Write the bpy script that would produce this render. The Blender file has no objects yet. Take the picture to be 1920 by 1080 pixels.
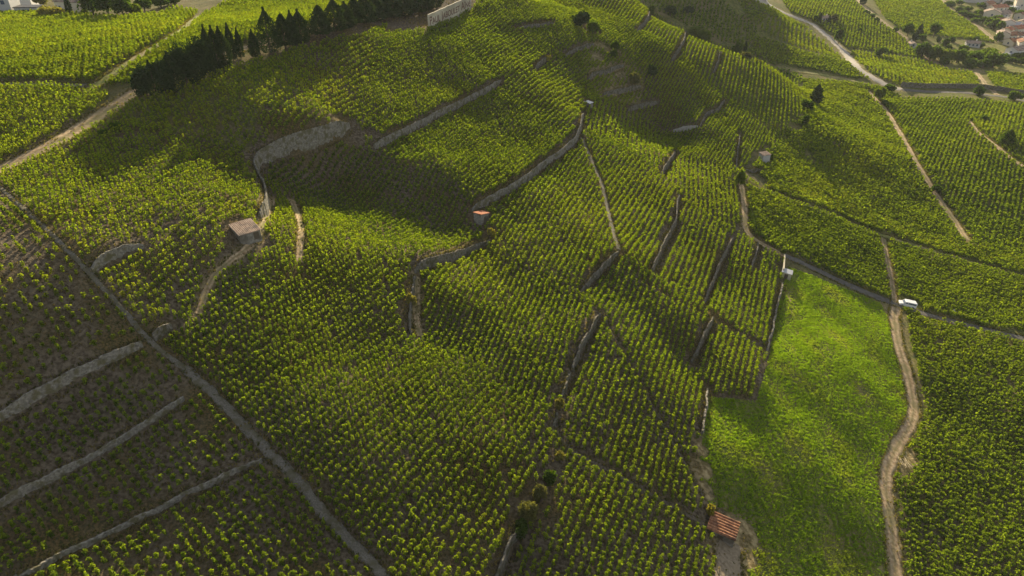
import bpy, bmesh, math, random
import numpy as np
random.seed(7); RNG = np.random.default_rng(7)
R = math.radians
scene = bpy.context.scene
COL = scene.collection

# ---------------------------------------------------------------- camera, sky, sun, exposure
FPX = 1296.0                     # focal length for a 1920 px wide picture
PITCH = R(32)
CAMZ = 130.0
cam_d = bpy.data.cameras.new('camera')
cam_d.sensor_width = 36; cam_d.lens = 36 * FPX / 1920
cam_d.clip_start = 0.5; cam_d.clip_end = 5000
cam = bpy.data.objects.new('camera', cam_d)
COL.objects.link(cam)
cam.location = (0, 0, CAMZ); cam.rotation_euler = (R(90) - PITCH, 0, 0)
scene.camera = cam

SUN_EL, SUN_AZ = R(15.5), R(3)   # azimuth east of the view direction (+Y)
world = bpy.data.worlds.new('World'); scene.world = world
world.use_nodes = True
wn = world.node_tree.nodes; wl = world.node_tree.links
bg = wn['Background']
sky = wn.new('ShaderNodeTexSky'); sky.sky_type = 'NISHITA'; sky.sun_disc = False
sky.sun_elevation = SUN_EL; sky.sun_rotation = SUN_AZ
sky.air_density = 1.0; sky.dust_density = 1.5; sky.altitude = 300
hsv = wn.new('ShaderNodeHueSaturation'); hsv.inputs['Saturation'].default_value = 0.35
wl.new(sky.outputs[0], hsv.inputs['Color']); wl.new(hsv.outputs[0], bg.inputs[0]); bg.inputs[1].default_value = 0.08
sun_d = bpy.data.lights.new('sun', 'SUN'); sun_d.energy = 5.0; sun_d.angle = R(0.6)
sun_d.color = (1.0, 0.83, 0.55)
sun = bpy.data.objects.new('sun', sun_d); COL.objects.link(sun)
sun.location = (30, 300, 260)
sun.rotation_euler = (-(R(90) - SUN_EL), 0, -SUN_AZ)
scene.view_settings.view_transform = 'Standard'; scene.view_settings.look = 'None'
scene.view_settings.exposure = 1.32; scene.view_settings.gamma = 1.0
scene.cycles.max_bounces = 5; scene.cycles.diffuse_bounces = 2; scene.cycles.transmission_bounces = 3
scene.cycles.transparent_max_bounces = 4

# ---------------------------------------------------------------- terrain model (metres, camera above the origin)
def ray(px, py):
    px = np.asarray(px, float); py = np.asarray(py, float)
    u = (px - 960) / FPX; v = (540 - py) / FPX
    return u, math.cos(PITCH) + v * math.sin(PITCH), -math.sin(PITCH) + v * math.cos(PITCH)

CP = [(0,1080,80),(480,1080,86),(960,1080,93),(1150,1000,101),(1340,1080,106),(1680,1080,120),(1920,1080,125),
(0,540,100),(480,540,122),(960,540,147),(1340,540,171),(1680,570,195),(1920,540,206),
(0,320,133),(480,270,162),(900,270,196),(1080,240,216),(1300,240,250),(1480,270,263),(1518,245,272),(1540,330,252),(1440,220,275),(1650,175,370),(1900,70,560),
(1920,270,300),(1760,400,245),(1440,10,480),(1540,30,520),(1620,5,600),(1750,60,540),(1700,0,640),(1920,0,700),
(1500,80,440),(1600,120,410),(1750,170,385),(1920,180,385),
(1300,100,389),(1300,50,396),(1300,0,422),(1180,0,340),(1270,60,320),(1350,95,315),(1440,125,322),(1520,180,335),
(840,25,266),(960,0,281),(1080,20,310),(780,150,215),(270,175,165),(480,90,194),(640,60,211),(0,160,165),(0,30,260),
(300,0,290),(600,0,270),(380,40,232),(500,30,242),
(460,425,130),(600,330,169),(700,420,157),(560,246,166),(560,480,132),(800,500,142),(900,400,170),(820,430,165),(780,300,178),(750,270,185),(940,155,225),
(1100,190,236),(1160,470,161),(1250,260,252),(1240,170,265),(1130,120,262),(1140,190,250),(1275,370,200),(1380,330,225),(1430,290,245),(1475,505,190),
(1080,850,111),(1350,980,114),(1300,700,143),(1500,760,144.5),(1500,650,161),(1500,900,127),(1560,1040,118.5),(1600,700,159),(1600,860,138.5),(1410,700,144),(1180,640,135),(1690,760,161),(1920,760,161),(600,800,102),(200,800,97),
(0,800,91),(840,640,130),(1170,100,272)]
XYZ = [(140,312,-98.5),(112,505,-48),(142,505,-54),(60,490,-55),(115,462,-64),(142,465,-69),(70,400,-78),(92,366,-93),(122,352,-98),(150,370,-102),(100,520,-62),(0,450,-58),(-150,450,-60),(-320,350,-62),
(-300,120,-50),(-200,0,-55),(0,-60,-62),(0,0,-62),(120,-20,-98),(200,60,-110),(350,200,-116),(400,450,-122),(520,700,-124),
(250,900,-105),(0,900,-80),(-300,800,-80),(420,1000,-124),(-700,500,-90),(800,400,-125),(0,-300,-90)]
def tps_fit(X, Z, lam=2.0, S=100.):
    X = X / S; n = len(X)
    d = np.linalg.norm(X[:, None] - X[None], axis=2)
    K = np.where(d > 0, d * d * np.log(d + 1e-12), 0) + np.eye(n) * lam * 1e-3
    Q = np.c_[np.ones(n), X]
    A = np.zeros((n + 3, n + 3)); A[:n, :n] = K; A[:n, n:] = Q; A[n:, :n] = Q.T
    return X, np.linalg.solve(A, np.r_[Z, 0, 0, 0])
_p = []
for a, b, t in CP:
    u, y, z = ray(a, b); _p.append((float(u * t), float(y * t), float(z * t)))
_p = np.array(_p + XYZ)
TX, TW = tps_fit(_p[:, :2], _p[:, 2])
def base(x, y):
    X = np.asarray(x, float) / 100; Y = np.asarray(y, float) / 100
    r = TW[-3] + TW[-2] * X + TW[-1] * Y
    for (a, b), w in zip(TX, TW):
        d2 = (X - a) ** 2 + (Y - b) ** 2
        r = r + w * 0.5 * d2 * np.log(d2 + 1e-24)
    x = np.asarray(x, float); y = np.asarray(y, float)
    r = r + 0.20 * np.sin(x / 9.3 + 1.2) * np.sin(y / 11.1) + 0.18 * np.sin(x / 3.9 + y / 5.3) + 0.12 * np.sin(y / 3.1 - x / 4.7)
    return r + CAMZ

def spaced(lo, hi, a, b, fine, grow):
    inner = list(np.arange(a, b + 1e-6, fine)); s = fine; v = a; left = []
    while v > lo: s *= grow; v -= s; left.append(v)
    s = fine; v = inner[-1]; right = []
    while v < hi: s *= grow; v += s; right.append(v)
    return np.array(left[::-1] + inner + right)
GX = spaced(-1200, 1600, -112, 112, 0.6, 1.03)
GY = spaced(-700, 2000, 34, 262, 0.6, 1.03)
MX, MY = np.meshgrid(GX, GY)
GZ = base(MX, MY)

def interp(x, y, G=None):
    G = GZ if G is None else G
    x = np.asarray(x, float); y = np.asarray(y, float)
    i = np.clip(np.searchsorted(GX, x) - 1, 0, len(GX) - 2); j = np.clip(np.searchsorted(GY, y) - 1, 0, len(GY) - 2)
    fx = np.clip((x - GX[i]) / (GX[i + 1] - GX[i]), 0, 1); fy = np.clip((y - GY[j]) / (GY[j + 1] - GY[j]), 0, 1)
    return (G[j, i] * (1 - fx) + G[j, i + 1] * fx) * (1 - fy) + (G[j + 1, i] * (1 - fx) + G[j + 1, i + 1] * fx) * fy
TS = 40 * (1.006 ** np.arange(0, 560))
def hit(px, py):
    """pixel(s) of the 1920x1080 picture -> first point on the terrain"""
    px = np.atleast_1d(np.asarray(px, float)); py = np.atleast_1d(np.asarray(py, float))
    u, y, z = ray(px, py)
    X = u[:, None] * TS; Y = y[:, None] * TS; Z = z[:, None] * TS + CAMZ
    below = Z < interp(X, Y)
    k = np.where(below.any(1), below.argmax(1), len(TS) - 1); k = np.maximum(k, 1)
    lo = TS[k - 1]; hi = TS[k]
    for _ in range(14):
        m = (lo + hi) / 2; b = z * m + CAMZ < interp(u * m, y * m)
        hi = np.where(b, m, hi); lo = np.where(b, lo, m)
    return np.c_[u * hi, y * hi, interp(u * hi, y * hi)]
def at(px, py): return hit([px], [py])[0]
def densify(pts, step):
    out = [np.array(pts[0], float)]
    for a, b in zip(pts[:-1], pts[1:]):
        a = np.array(a, float); b = np.array(b, float); n = max(1, int(np.ceil(np.linalg.norm(b - a) / step)))
        out += [a + (b - a) * k / n for k in range(1, n + 1)]
    return np.array(out)
def smooth(p, it=2):
    for _ in range(it):
        q = p.copy(); q[1:-1] = 0.25 * p[:-2] + 0.5 * p[1:-1] + 0.25 * p[2:]; p = q
    return p
def world_line(pix, step=1.0, it=6):
    d = densify(pix, 12); w = hit(d[:, 0], d[:, 1])[:, :2]
    w = densify([tuple(v) for v in w], step)
    return smooth(w, it)
def world_poly(pix, step=30):
    d = densify(list(pix) + [pix[0]], step)[:-1]
    return hit(d[:, 0], d[:, 1])[:, :2]
def pn(x, y, wl_, seed):
    g = np.random.default_rng(seed); r_ = 0
    for _ in range(9):
        a = g.uniform(0, 6.283); k = 6.283 / (wl_ * g.uniform(.6, 1.7)); r_ = r_ + np.sin(k * (x * math.cos(a) + y * math.sin(a)) + g.uniform(0, 6.283))
    return r_ / 3
def inside(P, x, y):
    c = np.zeros(np.shape(x), bool); n = len(P); j = n - 1
    for i in range(n):
        xi, yi = P[i]; xj, yj = P[j]
        m = (yi > y) != (yj > y)
        with np.errstate(divide='ignore', invalid='ignore'):
            c ^= m & (x < (xj - xi) * (y - yi) / (yj - yi + 1e-12) + xi)
        j = i
    return c
def line_dist(L, x, y):
    """distance, signed side and parameter to the nearest point of polyline L"""
    best = np.full(np.shape(x), 1e9); side = np.zeros(np.shape(x)); par = np.zeros(np.shape(x))
    seg = np.linalg.norm(np.diff(L, axis=0), axis=1); cum = np.r_[0, np.cumsum(seg)]
    for k in range(len(L) - 1):
        ax, ay = L[k]; dx, dy = L[k + 1] - L[k]; l2 = dx * dx + dy * dy + 1e-12
        t = np.clip(((x - ax) * dx + (y - ay) * dy) / l2, 0, 1)
        d = np.hypot(x - ax - t * dx, y - ay - t * dy)
        m = d < best
        best = np.where(m, d, best); side = np.where(m, np.sign(dx * (y - ay) - dy * (x - ax)), side)
        par = np.where(m, cum[k] + t * seg[k], par)
    return best, side, par, cum[-1]

# ---------------------------------------------------------------- terrace walls: pixel line at mid height, drop, reach, label
WALLS = [
 ([(655,238),(620,250),(580,264),(545,274),(510,284),(484,300),(476,318),(484,335),(494,352),(500,372),(498,392),(486,408)],3.4,15,'tall pale curved dry stone wall sweeping round the dark bowl down to the tiled hut'),
 ([(700,276),(730,260),(760,246),(800,226),(840,206),(880,186),(915,168),(940,152)],2.0,9,'long straight grey stone wall crossing the sunlit slope below the big lettered sign wall'),
 ([(884,394),(920,374),(950,358),(985,334),(1020,308),(1055,284),(1078,262),(1088,238),(1092,215)],2.2,9,'long stone wall rising from the orange roofed hut up to the small white box hut'),
 ([(778,512),(790,497),(820,488),(850,480),(885,466),(918,450)],2.4,9,'rough grey stone wall at the lower edge of the dark bowl below the orange roofed hut'),
 ([(776,520),(770,545),(768,575),(766,605),(768,628)],1.3,7,'short crumbling stone bank running down beside the yellow bush'),
 ([(268,462),(250,465),(225,474),(200,486),(180,500),(172,512)],1.9,8,'short pale curved retaining wall among vines at the left of the picture'),
 ([(-40,806),(0,785),(60,748),(120,714),(190,680),(265,645)],0.6,7,'uppermost of the three long parallel stone walls at bottom left'),
 ([(286,634),(302,622),(320,612)],1.2,5,'short stub of rounded stone wall at the path junction on the left'),
 ([(-40,965),(0,945),(80,902),(170,858),(260,802),(345,748)],0.5,7,'middle of the three long parallel stone walls at bottom left'),
 ([(20,1085),(90,1052),(170,1014),(250,976),(350,926),(430,886),(490,860)],0.6,7,'lowest of the three long parallel stone walls at bottom left'),
 ([(926,1090),(938,1060),(950,1030),(962,1006),(972,985)],1.9,7,'stone wall end at the bottom edge beside the bushy gully'),
 ([(1122,588),(1108,615),(1092,645),(1078,672),(1070,694)],2.2,8,'wide grey stone wall leaning down the middle of the slope'),
 ([(1068,700),(1060,722),(1052,745)],1.2,5,'thin pale broken stone wall just below the wide leaning wall'),
 ([(1044,776),(1036,800)],1.0,5,'tiny piece of stone wall beside the path below the broken wall'),
 ([(1158,472),(1142,490),(1120,512),(1102,532),(1088,550)],1.7,8,'stone wall at the bend of the narrow climbing path'),
 ([(1272,368),(1266,395),(1264,420),(1248,450),(1234,480),(1220,508)],1.3,7,'slim curving stone wall between two parcels in the middle of the slope'),
 ([(1372,448),(1356,480),(1344,505),(1330,540),(1318,570)],1.6,7,'straight stone wall dropping below the small round bush on the path'),
 ([(1333,597),(1322,622),(1308,652),(1295,680)],1.3,6,'straight stone wall standing alone above the bright meadow corner'),
 ([(1325,730),(1321,770),(1314,812)],1.0,5,'low stone wall along the left edge of the bright meadow'),
 ([(1421,455),(1416,478),(1408,502)],0.9,5,'very short low wall inside the parcel left of the grey roofed shed'),
 ([(1266,286),(1256,300),(1246,314),(1238,328)],1.9,8,'short dark stone wall breaking the sunlit rows above the slim curving wall'),
 ([(1308,238),(1290,241),(1262,246)],1.8,7,'short pale concrete wall standing in deep shade on the slope'),
 ([(1221,28),(1208,44),(1194,60)],2.4,8,'dark wall near the crest at the top of the hill'),
 ([(1286,60),(1280,80),(1268,100),(1258,116)],1.8,7,'stone bank with dry earth just below the hill crest'),
 ([(1349,98),(1345,118),(1336,138)],1.6,7,'second stone bank below the hill crest, further down the ridge'),
 ([(1028,108),(1014,118),(1002,130)],1.9,7,'short grey slab of wall beside a yellow shrub among the straight rows'),
 ([(970,54),(1000,50),(1036,44)],1.2,6,'faint brown terrace wall near the top edge, left of the dark round tree'),
 ([(1058,106),(1080,94),(1112,84)],1.2,6,'brown terrace bank below the two dark round trees'),
 ([(1102,150),(1112,140),(1135,136),(1168,124)],1.3,6,'curved brown terrace bank in the shaded hollow'),
 ([(1130,178),(1160,172),(1200,164)],1.3,6,'thin terrace bank under the olive coloured bush in the hollow'),
 ([(1176,206),(1200,198),(1234,192)],1.4,6,'lowest terrace bank of the shaded hollow'),
 ([(1358,188),(1346,206),(1324,214),(1312,238)],1.5,6,'broken stone wall stepping down to the pale concrete wall'),
 ([(1386,250),(1382,284),(1378,316)],1.2,6,'thin vertical wall above the small round bush on the path'),
 ([(1396,316),(1408,320),(1424,318)],1.2,5,'low wall in front of the small hut with the pale front'),
 ([(1466,530),(1456,570),(1446,620),(1436,665)],0.9,5,'long low wall between the close planted vines and the bright meadow'),
 ([(1168,500),(1180,470)],0.01,3,None),
]
WL = []
for pix, h, reach, lab in WALLS:
    if lab is None: continue
    L = world_line(pix, 0.8, 5)
    mid = L[len(L) // 2]; d = L[min(len(L) - 1, len(L) // 2 + 2)] - L[len(L) // 2 - 2]; n = np.array([-d[1], d[0]]) / (np.linalg.norm(d) + 1e-9)
    tot = 0
    for q in L[::3]:
        tot += float(base(*(q + n * 4)) - base(*(q - n * 4)))
    if tot < 0: L = L[::-1].copy()
    # uphill is now on the left of the line
    WL.append((L, h, reach, lab))
STEP = np.zeros_like(GZ)
for L, h, reach, lab in WL:
    lo = L.min(0) - 3.2 * reach; hi = L.max(0) + 3.2 * reach
    i0, i1 = np.searchsorted(GX, lo[0]), np.searchsorted(GX, hi[0]); j0, j1 = np.searchsorted(GY, lo[1]), np.searchsorted(GY, hi[1])
    sub = (slice(j0, j1), slice(i0, i1))
    d, s, par, tot = line_dist(L, MX[sub], MY[sub])
    endd = np.minimum(par, tot - par)
    tap = np.clip(endd / min(4.0, tot * 0.3), 0, 1)
    STEP[sub] += np.tanh((s * d + .15) / 0.3) * h / 2 * np.exp(-d / reach) * (0.15 + 0.85 * tap)
GZ = GZ + STEP

# ---------------------------------------------------------------- scene helpers
def tag(o, label=None, cat=None, group=None, kind=None):
    if label: o['label'] = label
    if cat: o['category'] = cat
    if group: o['group'] = group
    if kind: o['kind'] = kind
    return o
def empty(name, loc, rz=0.0):
    o = bpy.data.objects.new(name, None); COL.objects.link(o)
    o.location = [float(v) for v in loc]; o.rotation_euler = (0, 0, rz); o.empty_display_size = 0.5
    return o
def np_mesh(name, V, Fc, mat, tint=None, smooth_=False):
    """V (n,3), Fc (m,k) index array"""
    me = bpy.data.meshes.new(name); n, m, k = len(V), len(Fc), Fc.shape[1]
    me.vertices.add(n); me.vertices.foreach_set('co', np.ascontiguousarray(V, np.float32).ravel())
    me.loops.add(m * k); me.loops.foreach_set('vertex_index', np.ascontiguousarray(Fc, np.int32).ravel())
    me.polygons.add(m); me.polygons.foreach_set('loop_start', np.arange(0, m * k, k, dtype=np.int32))
    me.update(calc_edges=True)
    if tint is not None:
        at_ = me.attributes.new('tint', 'FLOAT_VECTOR', 'POINT'); at_.data.foreach_set('vector', np.ascontiguousarray(tint, np.float32).ravel())
    if smooth_: me.polygons.foreach_set('use_smooth', np.ones(m, bool))
    me.materials.append(mat)
    return me
def link(name, me, parent=None, loc=None, rz=0):
    o = bpy.data.objects.new(name, me); COL.objects.link(o)
    if parent is not None: o.parent = parent
    if loc is not None: o.location = [float(v) for v in loc]
    o.rotation_euler = (0, 0, rz)
    return o
class MB:
    def __init__(s): s.v = []; s.f = []
    def add(s, vs, fs):
        o = len(s.v); s.v += [tuple(map(float, v)) for v in vs]; s.f += [tuple(i + o for i in f) for f in fs]; return s
    def box(s, x0, x1, y0, y1, z0, z1):
        return s.add([(x0,y0,z0),(x1,y0,z0),(x1,y1,z0),(x0,y1,z0),(x0,y0,z1),(x1,y0,z1),(x1,y1,z1),(x0,y1,z1)],
                     [(0,3,2,1),(4,5,6,7),(0,1,5,4),(1,2,6,5),(2,3,7,6),(3,0,4,7)])
    def prism(s, prof, y0, y1):            # profile in x-z, extruded along y
        n = len(prof)
        return s.add([(x, y0, z) for x, z in prof] + [(x, y1, z) for x, z in prof],
                     [tuple(range(n)), tuple(range(2 * n - 1, n - 1, -1))] + [(i, i + n, (i + 1) % n + n, (i + 1) % n) for i in range(n)])
    def cyl(s, a, b, r0, r1, n=8):
        a = np.array(a, float); b = np.array(b, float); d = (b - a) / (np.linalg.norm(b - a) + 1e-9)
        p = np.cross(d, (0, 0, 1) if abs(d[2]) < .9 else (1, 0, 0)); p /= np.linalg.norm(p); q = np.cross(d, p)
        vs = []
        for c, r in ((a, r0), (b, r1)):
            for k in range(n):
                t = 2 * math.pi * k / n; vs.append(c + r * (math.cos(t) * p + math.sin(t) * q))
        return s.add(vs, [(k, (k + 1) % n, n + (k + 1) % n, n + k) for k in range(n)] + [tuple(range(n - 1, -1, -1)), tuple(range(n, 2 * n))])
    def build(s, name, mat, parent=None, bevel=0):
        me = bpy.data.meshes.new(name); me.from_pydata(s.v, [], s.f)
        bm = bmesh.new(); bm.from_mesh(me); bmesh.ops.recalc_face_normals(bm, faces=bm.faces)
        if bevel: bmesh.ops.bevel(bm, geom=list(bm.edges), offset=bevel, segments=1, affect='EDGES')
        bm.to_mesh(me); bm.free(); me.materials.append(mat)
        return link(name, me, parent)

# ---------------------------------------------------------------- materials
def mat_new(name):
    m = bpy.data.materials.new(name); m.use_nodes = True; nt = m.node_tree; nt.nodes.clear(); return m, nt
def N(nt, t, **kw):
    n = nt.nodes.new(t)
    for k, v in kw.items(): setattr(n, k, v)
    return n
def leaf_mat(name, dark, light, trans=0.5, yellow=None, rough=0.6):
    m, nt = mat_new(name); out = N(nt, 'ShaderNodeOutputMaterial'); L = nt.links
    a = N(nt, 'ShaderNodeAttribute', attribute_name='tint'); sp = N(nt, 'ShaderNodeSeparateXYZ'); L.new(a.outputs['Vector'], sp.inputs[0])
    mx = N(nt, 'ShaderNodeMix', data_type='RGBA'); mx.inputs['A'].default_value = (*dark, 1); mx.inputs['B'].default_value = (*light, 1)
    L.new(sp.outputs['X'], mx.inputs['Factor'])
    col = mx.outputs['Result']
    if yellow:
        m2 = N(nt, 'ShaderNodeMix', data_type='RGBA'); m2.inputs['B'].default_value = (*yellow, 1)
        L.new(col, m2.inputs['A']); L.new(sp.outputs['Y'], m2.inputs['Factor']); col = m2.outputs['Result']
    d = N(nt, 'ShaderNodeBsdfDiffuse'); L.new(col, d.inputs['Color'])
    g = N(nt, 'ShaderNodeBsdfTranslucent')
    br = N(nt, 'ShaderNodeMix', data_type='RGBA', blend_type='MULTIPLY'); br.inputs['Factor'].default_value = 1
    br.inputs['B'].default_value = (1.3, 1.3, 0.34, 1); L.new(col, br.inputs['A']); L.new(br.outputs['Result'], g.inputs['Color'])
    ms = N(nt, 'ShaderNodeMixShader'); ms.inputs[0].default_value = trans
    L.new(d.outputs[0], ms.inputs[1]); L.new(g.outputs[0], ms.inputs[2]); L.new(ms.outputs[0], out.inputs[0])
    return m
def rough_mat(name, c1, c2, scale=3.0, c3=None, bump=0.3, rough=0.95, scale2=None, spec=0.1, tex='noise', rut=None, s3=None):
    m, nt = mat_new(name); out = N(nt, 'ShaderNodeOutputMaterial'); L = nt.links
    b = N(nt, 'ShaderNodeBsdfPrincipled'); b.inputs['Roughness'].default_value = rough; b.inputs['Specular IOR Level'].default_value = spec
    L.new(b.outputs[0], out.inputs[0])
    tc = N(nt, 'ShaderNodeTexCoord')
    n1 = N(nt, 'ShaderNodeTexNoise'); n1.inputs['Scale'].default_value = scale; n1.inputs['Detail'].default_value = 6; L.new(tc.outputs['Object'], n1.inputs['Vector'])
    r1 = N(nt, 'ShaderNodeMapRange'); r1.inputs['From Min'].default_value = .35; r1.inputs['From Max'].default_value = .65; L.new(n1.outputs['Fac'], r1.inputs['Value'])
    mx = N(nt, 'ShaderNodeMix', data_type='RGBA'); mx.inputs['A'].default_value = (*c1, 1); mx.inputs['B'].default_value = (*c2, 1); L.new(r1.outputs[0], mx.inputs['Factor'])
    col = mx.outputs['Result']; hgt = n1.outputs['Fac']
    if tex == 'stone':
        v = N(nt, 'ShaderNodeTexVoronoi'); v.inputs['Scale'].default_value = scale2 or 3; L.new(tc.outputs['Object'], v.inputs['Vector'])
        m3 = N(nt, 'ShaderNodeMix', data_type='RGBA', blend_type='MULTIPLY'); m3.inputs['Factor'].default_value = .8
        r3 = N(nt, 'ShaderNodeMapRange'); r3.inputs['To Min'].default_value = .55; r3.inputs['To Max'].default_value = 1.25; L.new(v.outputs['Color'], r3.inputs['Value'])
        L.new(col, m3.inputs['A']); L.new(r3.outputs[0], m3.inputs['B']); col = m3.outputs['Result']; hgt = v.outputs['Distance']
    if c3:
        n2 = N(nt, 'ShaderNodeTexNoise'); n2.inputs['Scale'].default_value = s3 or scale * .15; n2.inputs['Detail'].default_value = 3; L.new(tc.outputs['Object'], n2.inputs['Vector'])
        r2 = N(nt, 'ShaderNodeMapRange'); r2.inputs['From Min'].default_value = .48; r2.inputs['From Max'].default_value = .62; L.new(n2.outputs['Fac'], r2.inputs['Value'])
        m2 = N(nt, 'ShaderNodeMix', data_type='RGBA'); m2.inputs['B'].default_value = (*c3, 1); L.new(col, m2.inputs['A']); L.new(r2.outputs[0], m2.inputs['Factor']); col = m2.outputs['Result']
    if rut:
        a = N(nt, 'ShaderNodeAttribute', attribute_name='tint'); sp = N(nt, 'ShaderNodeSeparateXYZ'); L.new(a.outputs['Vector'], sp.inputs[0])
        m4 = N(nt, 'ShaderNodeMix', data_type='RGBA'); m4.inputs['A'].default_value = (*rut, 1); L.new(col, m4.inputs['B']); L.new(sp.outputs['X'], m4.inputs['Factor']); col = m4.outputs['Result']
    L.new(col, b.inputs['Base Color'])
    if bump:
        bp = N(nt, 'ShaderNodeBump'); bp.inputs['Strength'].default_value = bump; bp.inputs['Distance'].default_value = .2; L.new(hgt, bp.inputs['Height']); L.new(bp.outputs[0], b.inputs['Normal'])
    return m
def plain(name, c, rough=0.6, spec=0.3, metal=0):
    m, nt = mat_new(name); out = N(nt, 'ShaderNodeOutputMaterial'); b = N(nt, 'ShaderNodeBsdfPrincipled')
    tc = N(nt, 'ShaderNodeTexCoord'); n1 = N(nt, 'ShaderNodeTexNoise'); n1.inputs['Scale'].default_value = 2.5; n1.inputs['Detail'].default_value = 5
    nt.links.new(tc.outputs['Object'], n1.inputs['Vector'])
    mx = N(nt, 'ShaderNodeMix', data_type='RGBA'); mx.inputs['A'].default_value = (*[v * .82 for v in c], 1); mx.inputs['B'].default_value = (*[min(1, v * 1.12) for v in c], 1)
    nt.links.new(n1.outputs['Fac'], mx.inputs['Factor']); nt.links.new(mx.outputs['Result'], b.inputs['Base Color'])
    b.inputs['Roughness'].default_value = rough; b.inputs['Specular IOR Level'].default_value = spec; b.inputs['Metallic'].default_value = metal
    nt.links.new(b.outputs[0], out.inputs[0]); return m
def ground_mat():
    m, nt = mat_new('vineyard_ground'); out = N(nt, 'ShaderNodeOutputMaterial'); L = nt.links
    b = N(nt, 'ShaderNodeBsdfPrincipled'); b.inputs['Roughness'].default_value = 1; b.inputs['Specular IOR Level'].default_value = 0.02; L.new(b.outputs[0], out.inputs[0])
    tc = N(nt, 'ShaderNodeTexCoord'); a = N(nt, 'ShaderNodeAttribute', attribute_name='tint'); sp = N(nt, 'ShaderNodeSeparateXYZ'); L.new(a.outputs['Vector'], sp.inputs[0])
    def noise(s, d=5):
        n = N(nt, 'ShaderNodeTexNoise'); n.inputs['Scale'].default_value = s; n.inputs['Detail'].default_value = d; L.new(tc.outputs['Object'], n.inputs['Vector']); return n.outputs['Fac']
    def rng(v, lo, hi, a_=0, b_=1):
        r = N(nt, 'ShaderNodeMapRange'); r.inputs['From Min'].default_value = lo; r.inputs['From Max'].default_value = hi; r.inputs['To Min'].default_value = a_; r.inputs['To Max'].default_value = b_; L.new(v, r.inputs['Value']); return r.outputs[0]
    def mix(f, A, B):
        x = N(nt, 'ShaderNodeMix', data_type='RGBA'); L.new(f, x.inputs['Factor'])
        for k, c in (('A', A), ('B', B)):
            if isinstance(c, tuple): x.inputs[k].default_value = (*c, 1)
            else: L.new(c, x.inputs[k])
        return x.outputs['Result']
    def mul(x, y):
        q = N(nt, 'ShaderNodeMath', operation='MULTIPLY'); L.new(x, q.inputs[0]); L.new(y, q.inputs[1]); return q.outputs[0]
    soil = mix(rng(noise(1.7, 8), .38, .62), (.068, .052, .034), (.165, .135, .095))
    soil = mix(rng(noise(.09, 4), .45, .65), soil, mix(rng(noise(3, 6), .4, .6), (.05, .05, .018), (.15, .105, .045)))   # dry weeds
    grass = mix(rng(noise(.8, 7), .38, .62), (.07, .11, .02), (.20, .21, .05))
    grass = mix(rng(noise(.12, 4), .5, .66), grass, (.20, .17, .07))
    dry = mix(rng(noise(1.2, 7), .38, .62), (.20, .15, .07), (.40, .32, .17))
    c = mix(sp.outputs['X'], soil, grass); c = mix(mul(sp.outputs['Y'], rng(noise(.6, 5), .3, .6)), c, dry)
    L.new(c, b.inputs['Base Color'])
    bp = N(nt, 'ShaderNodeBump'); bp.inputs['Strength'].default_value = .7; bp.inputs['Distance'].default_value = .25; L.new(noise(3.5, 7), bp.inputs['Height']); L.new(bp.outputs[0], b.inputs['Normal'])
    return m
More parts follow.
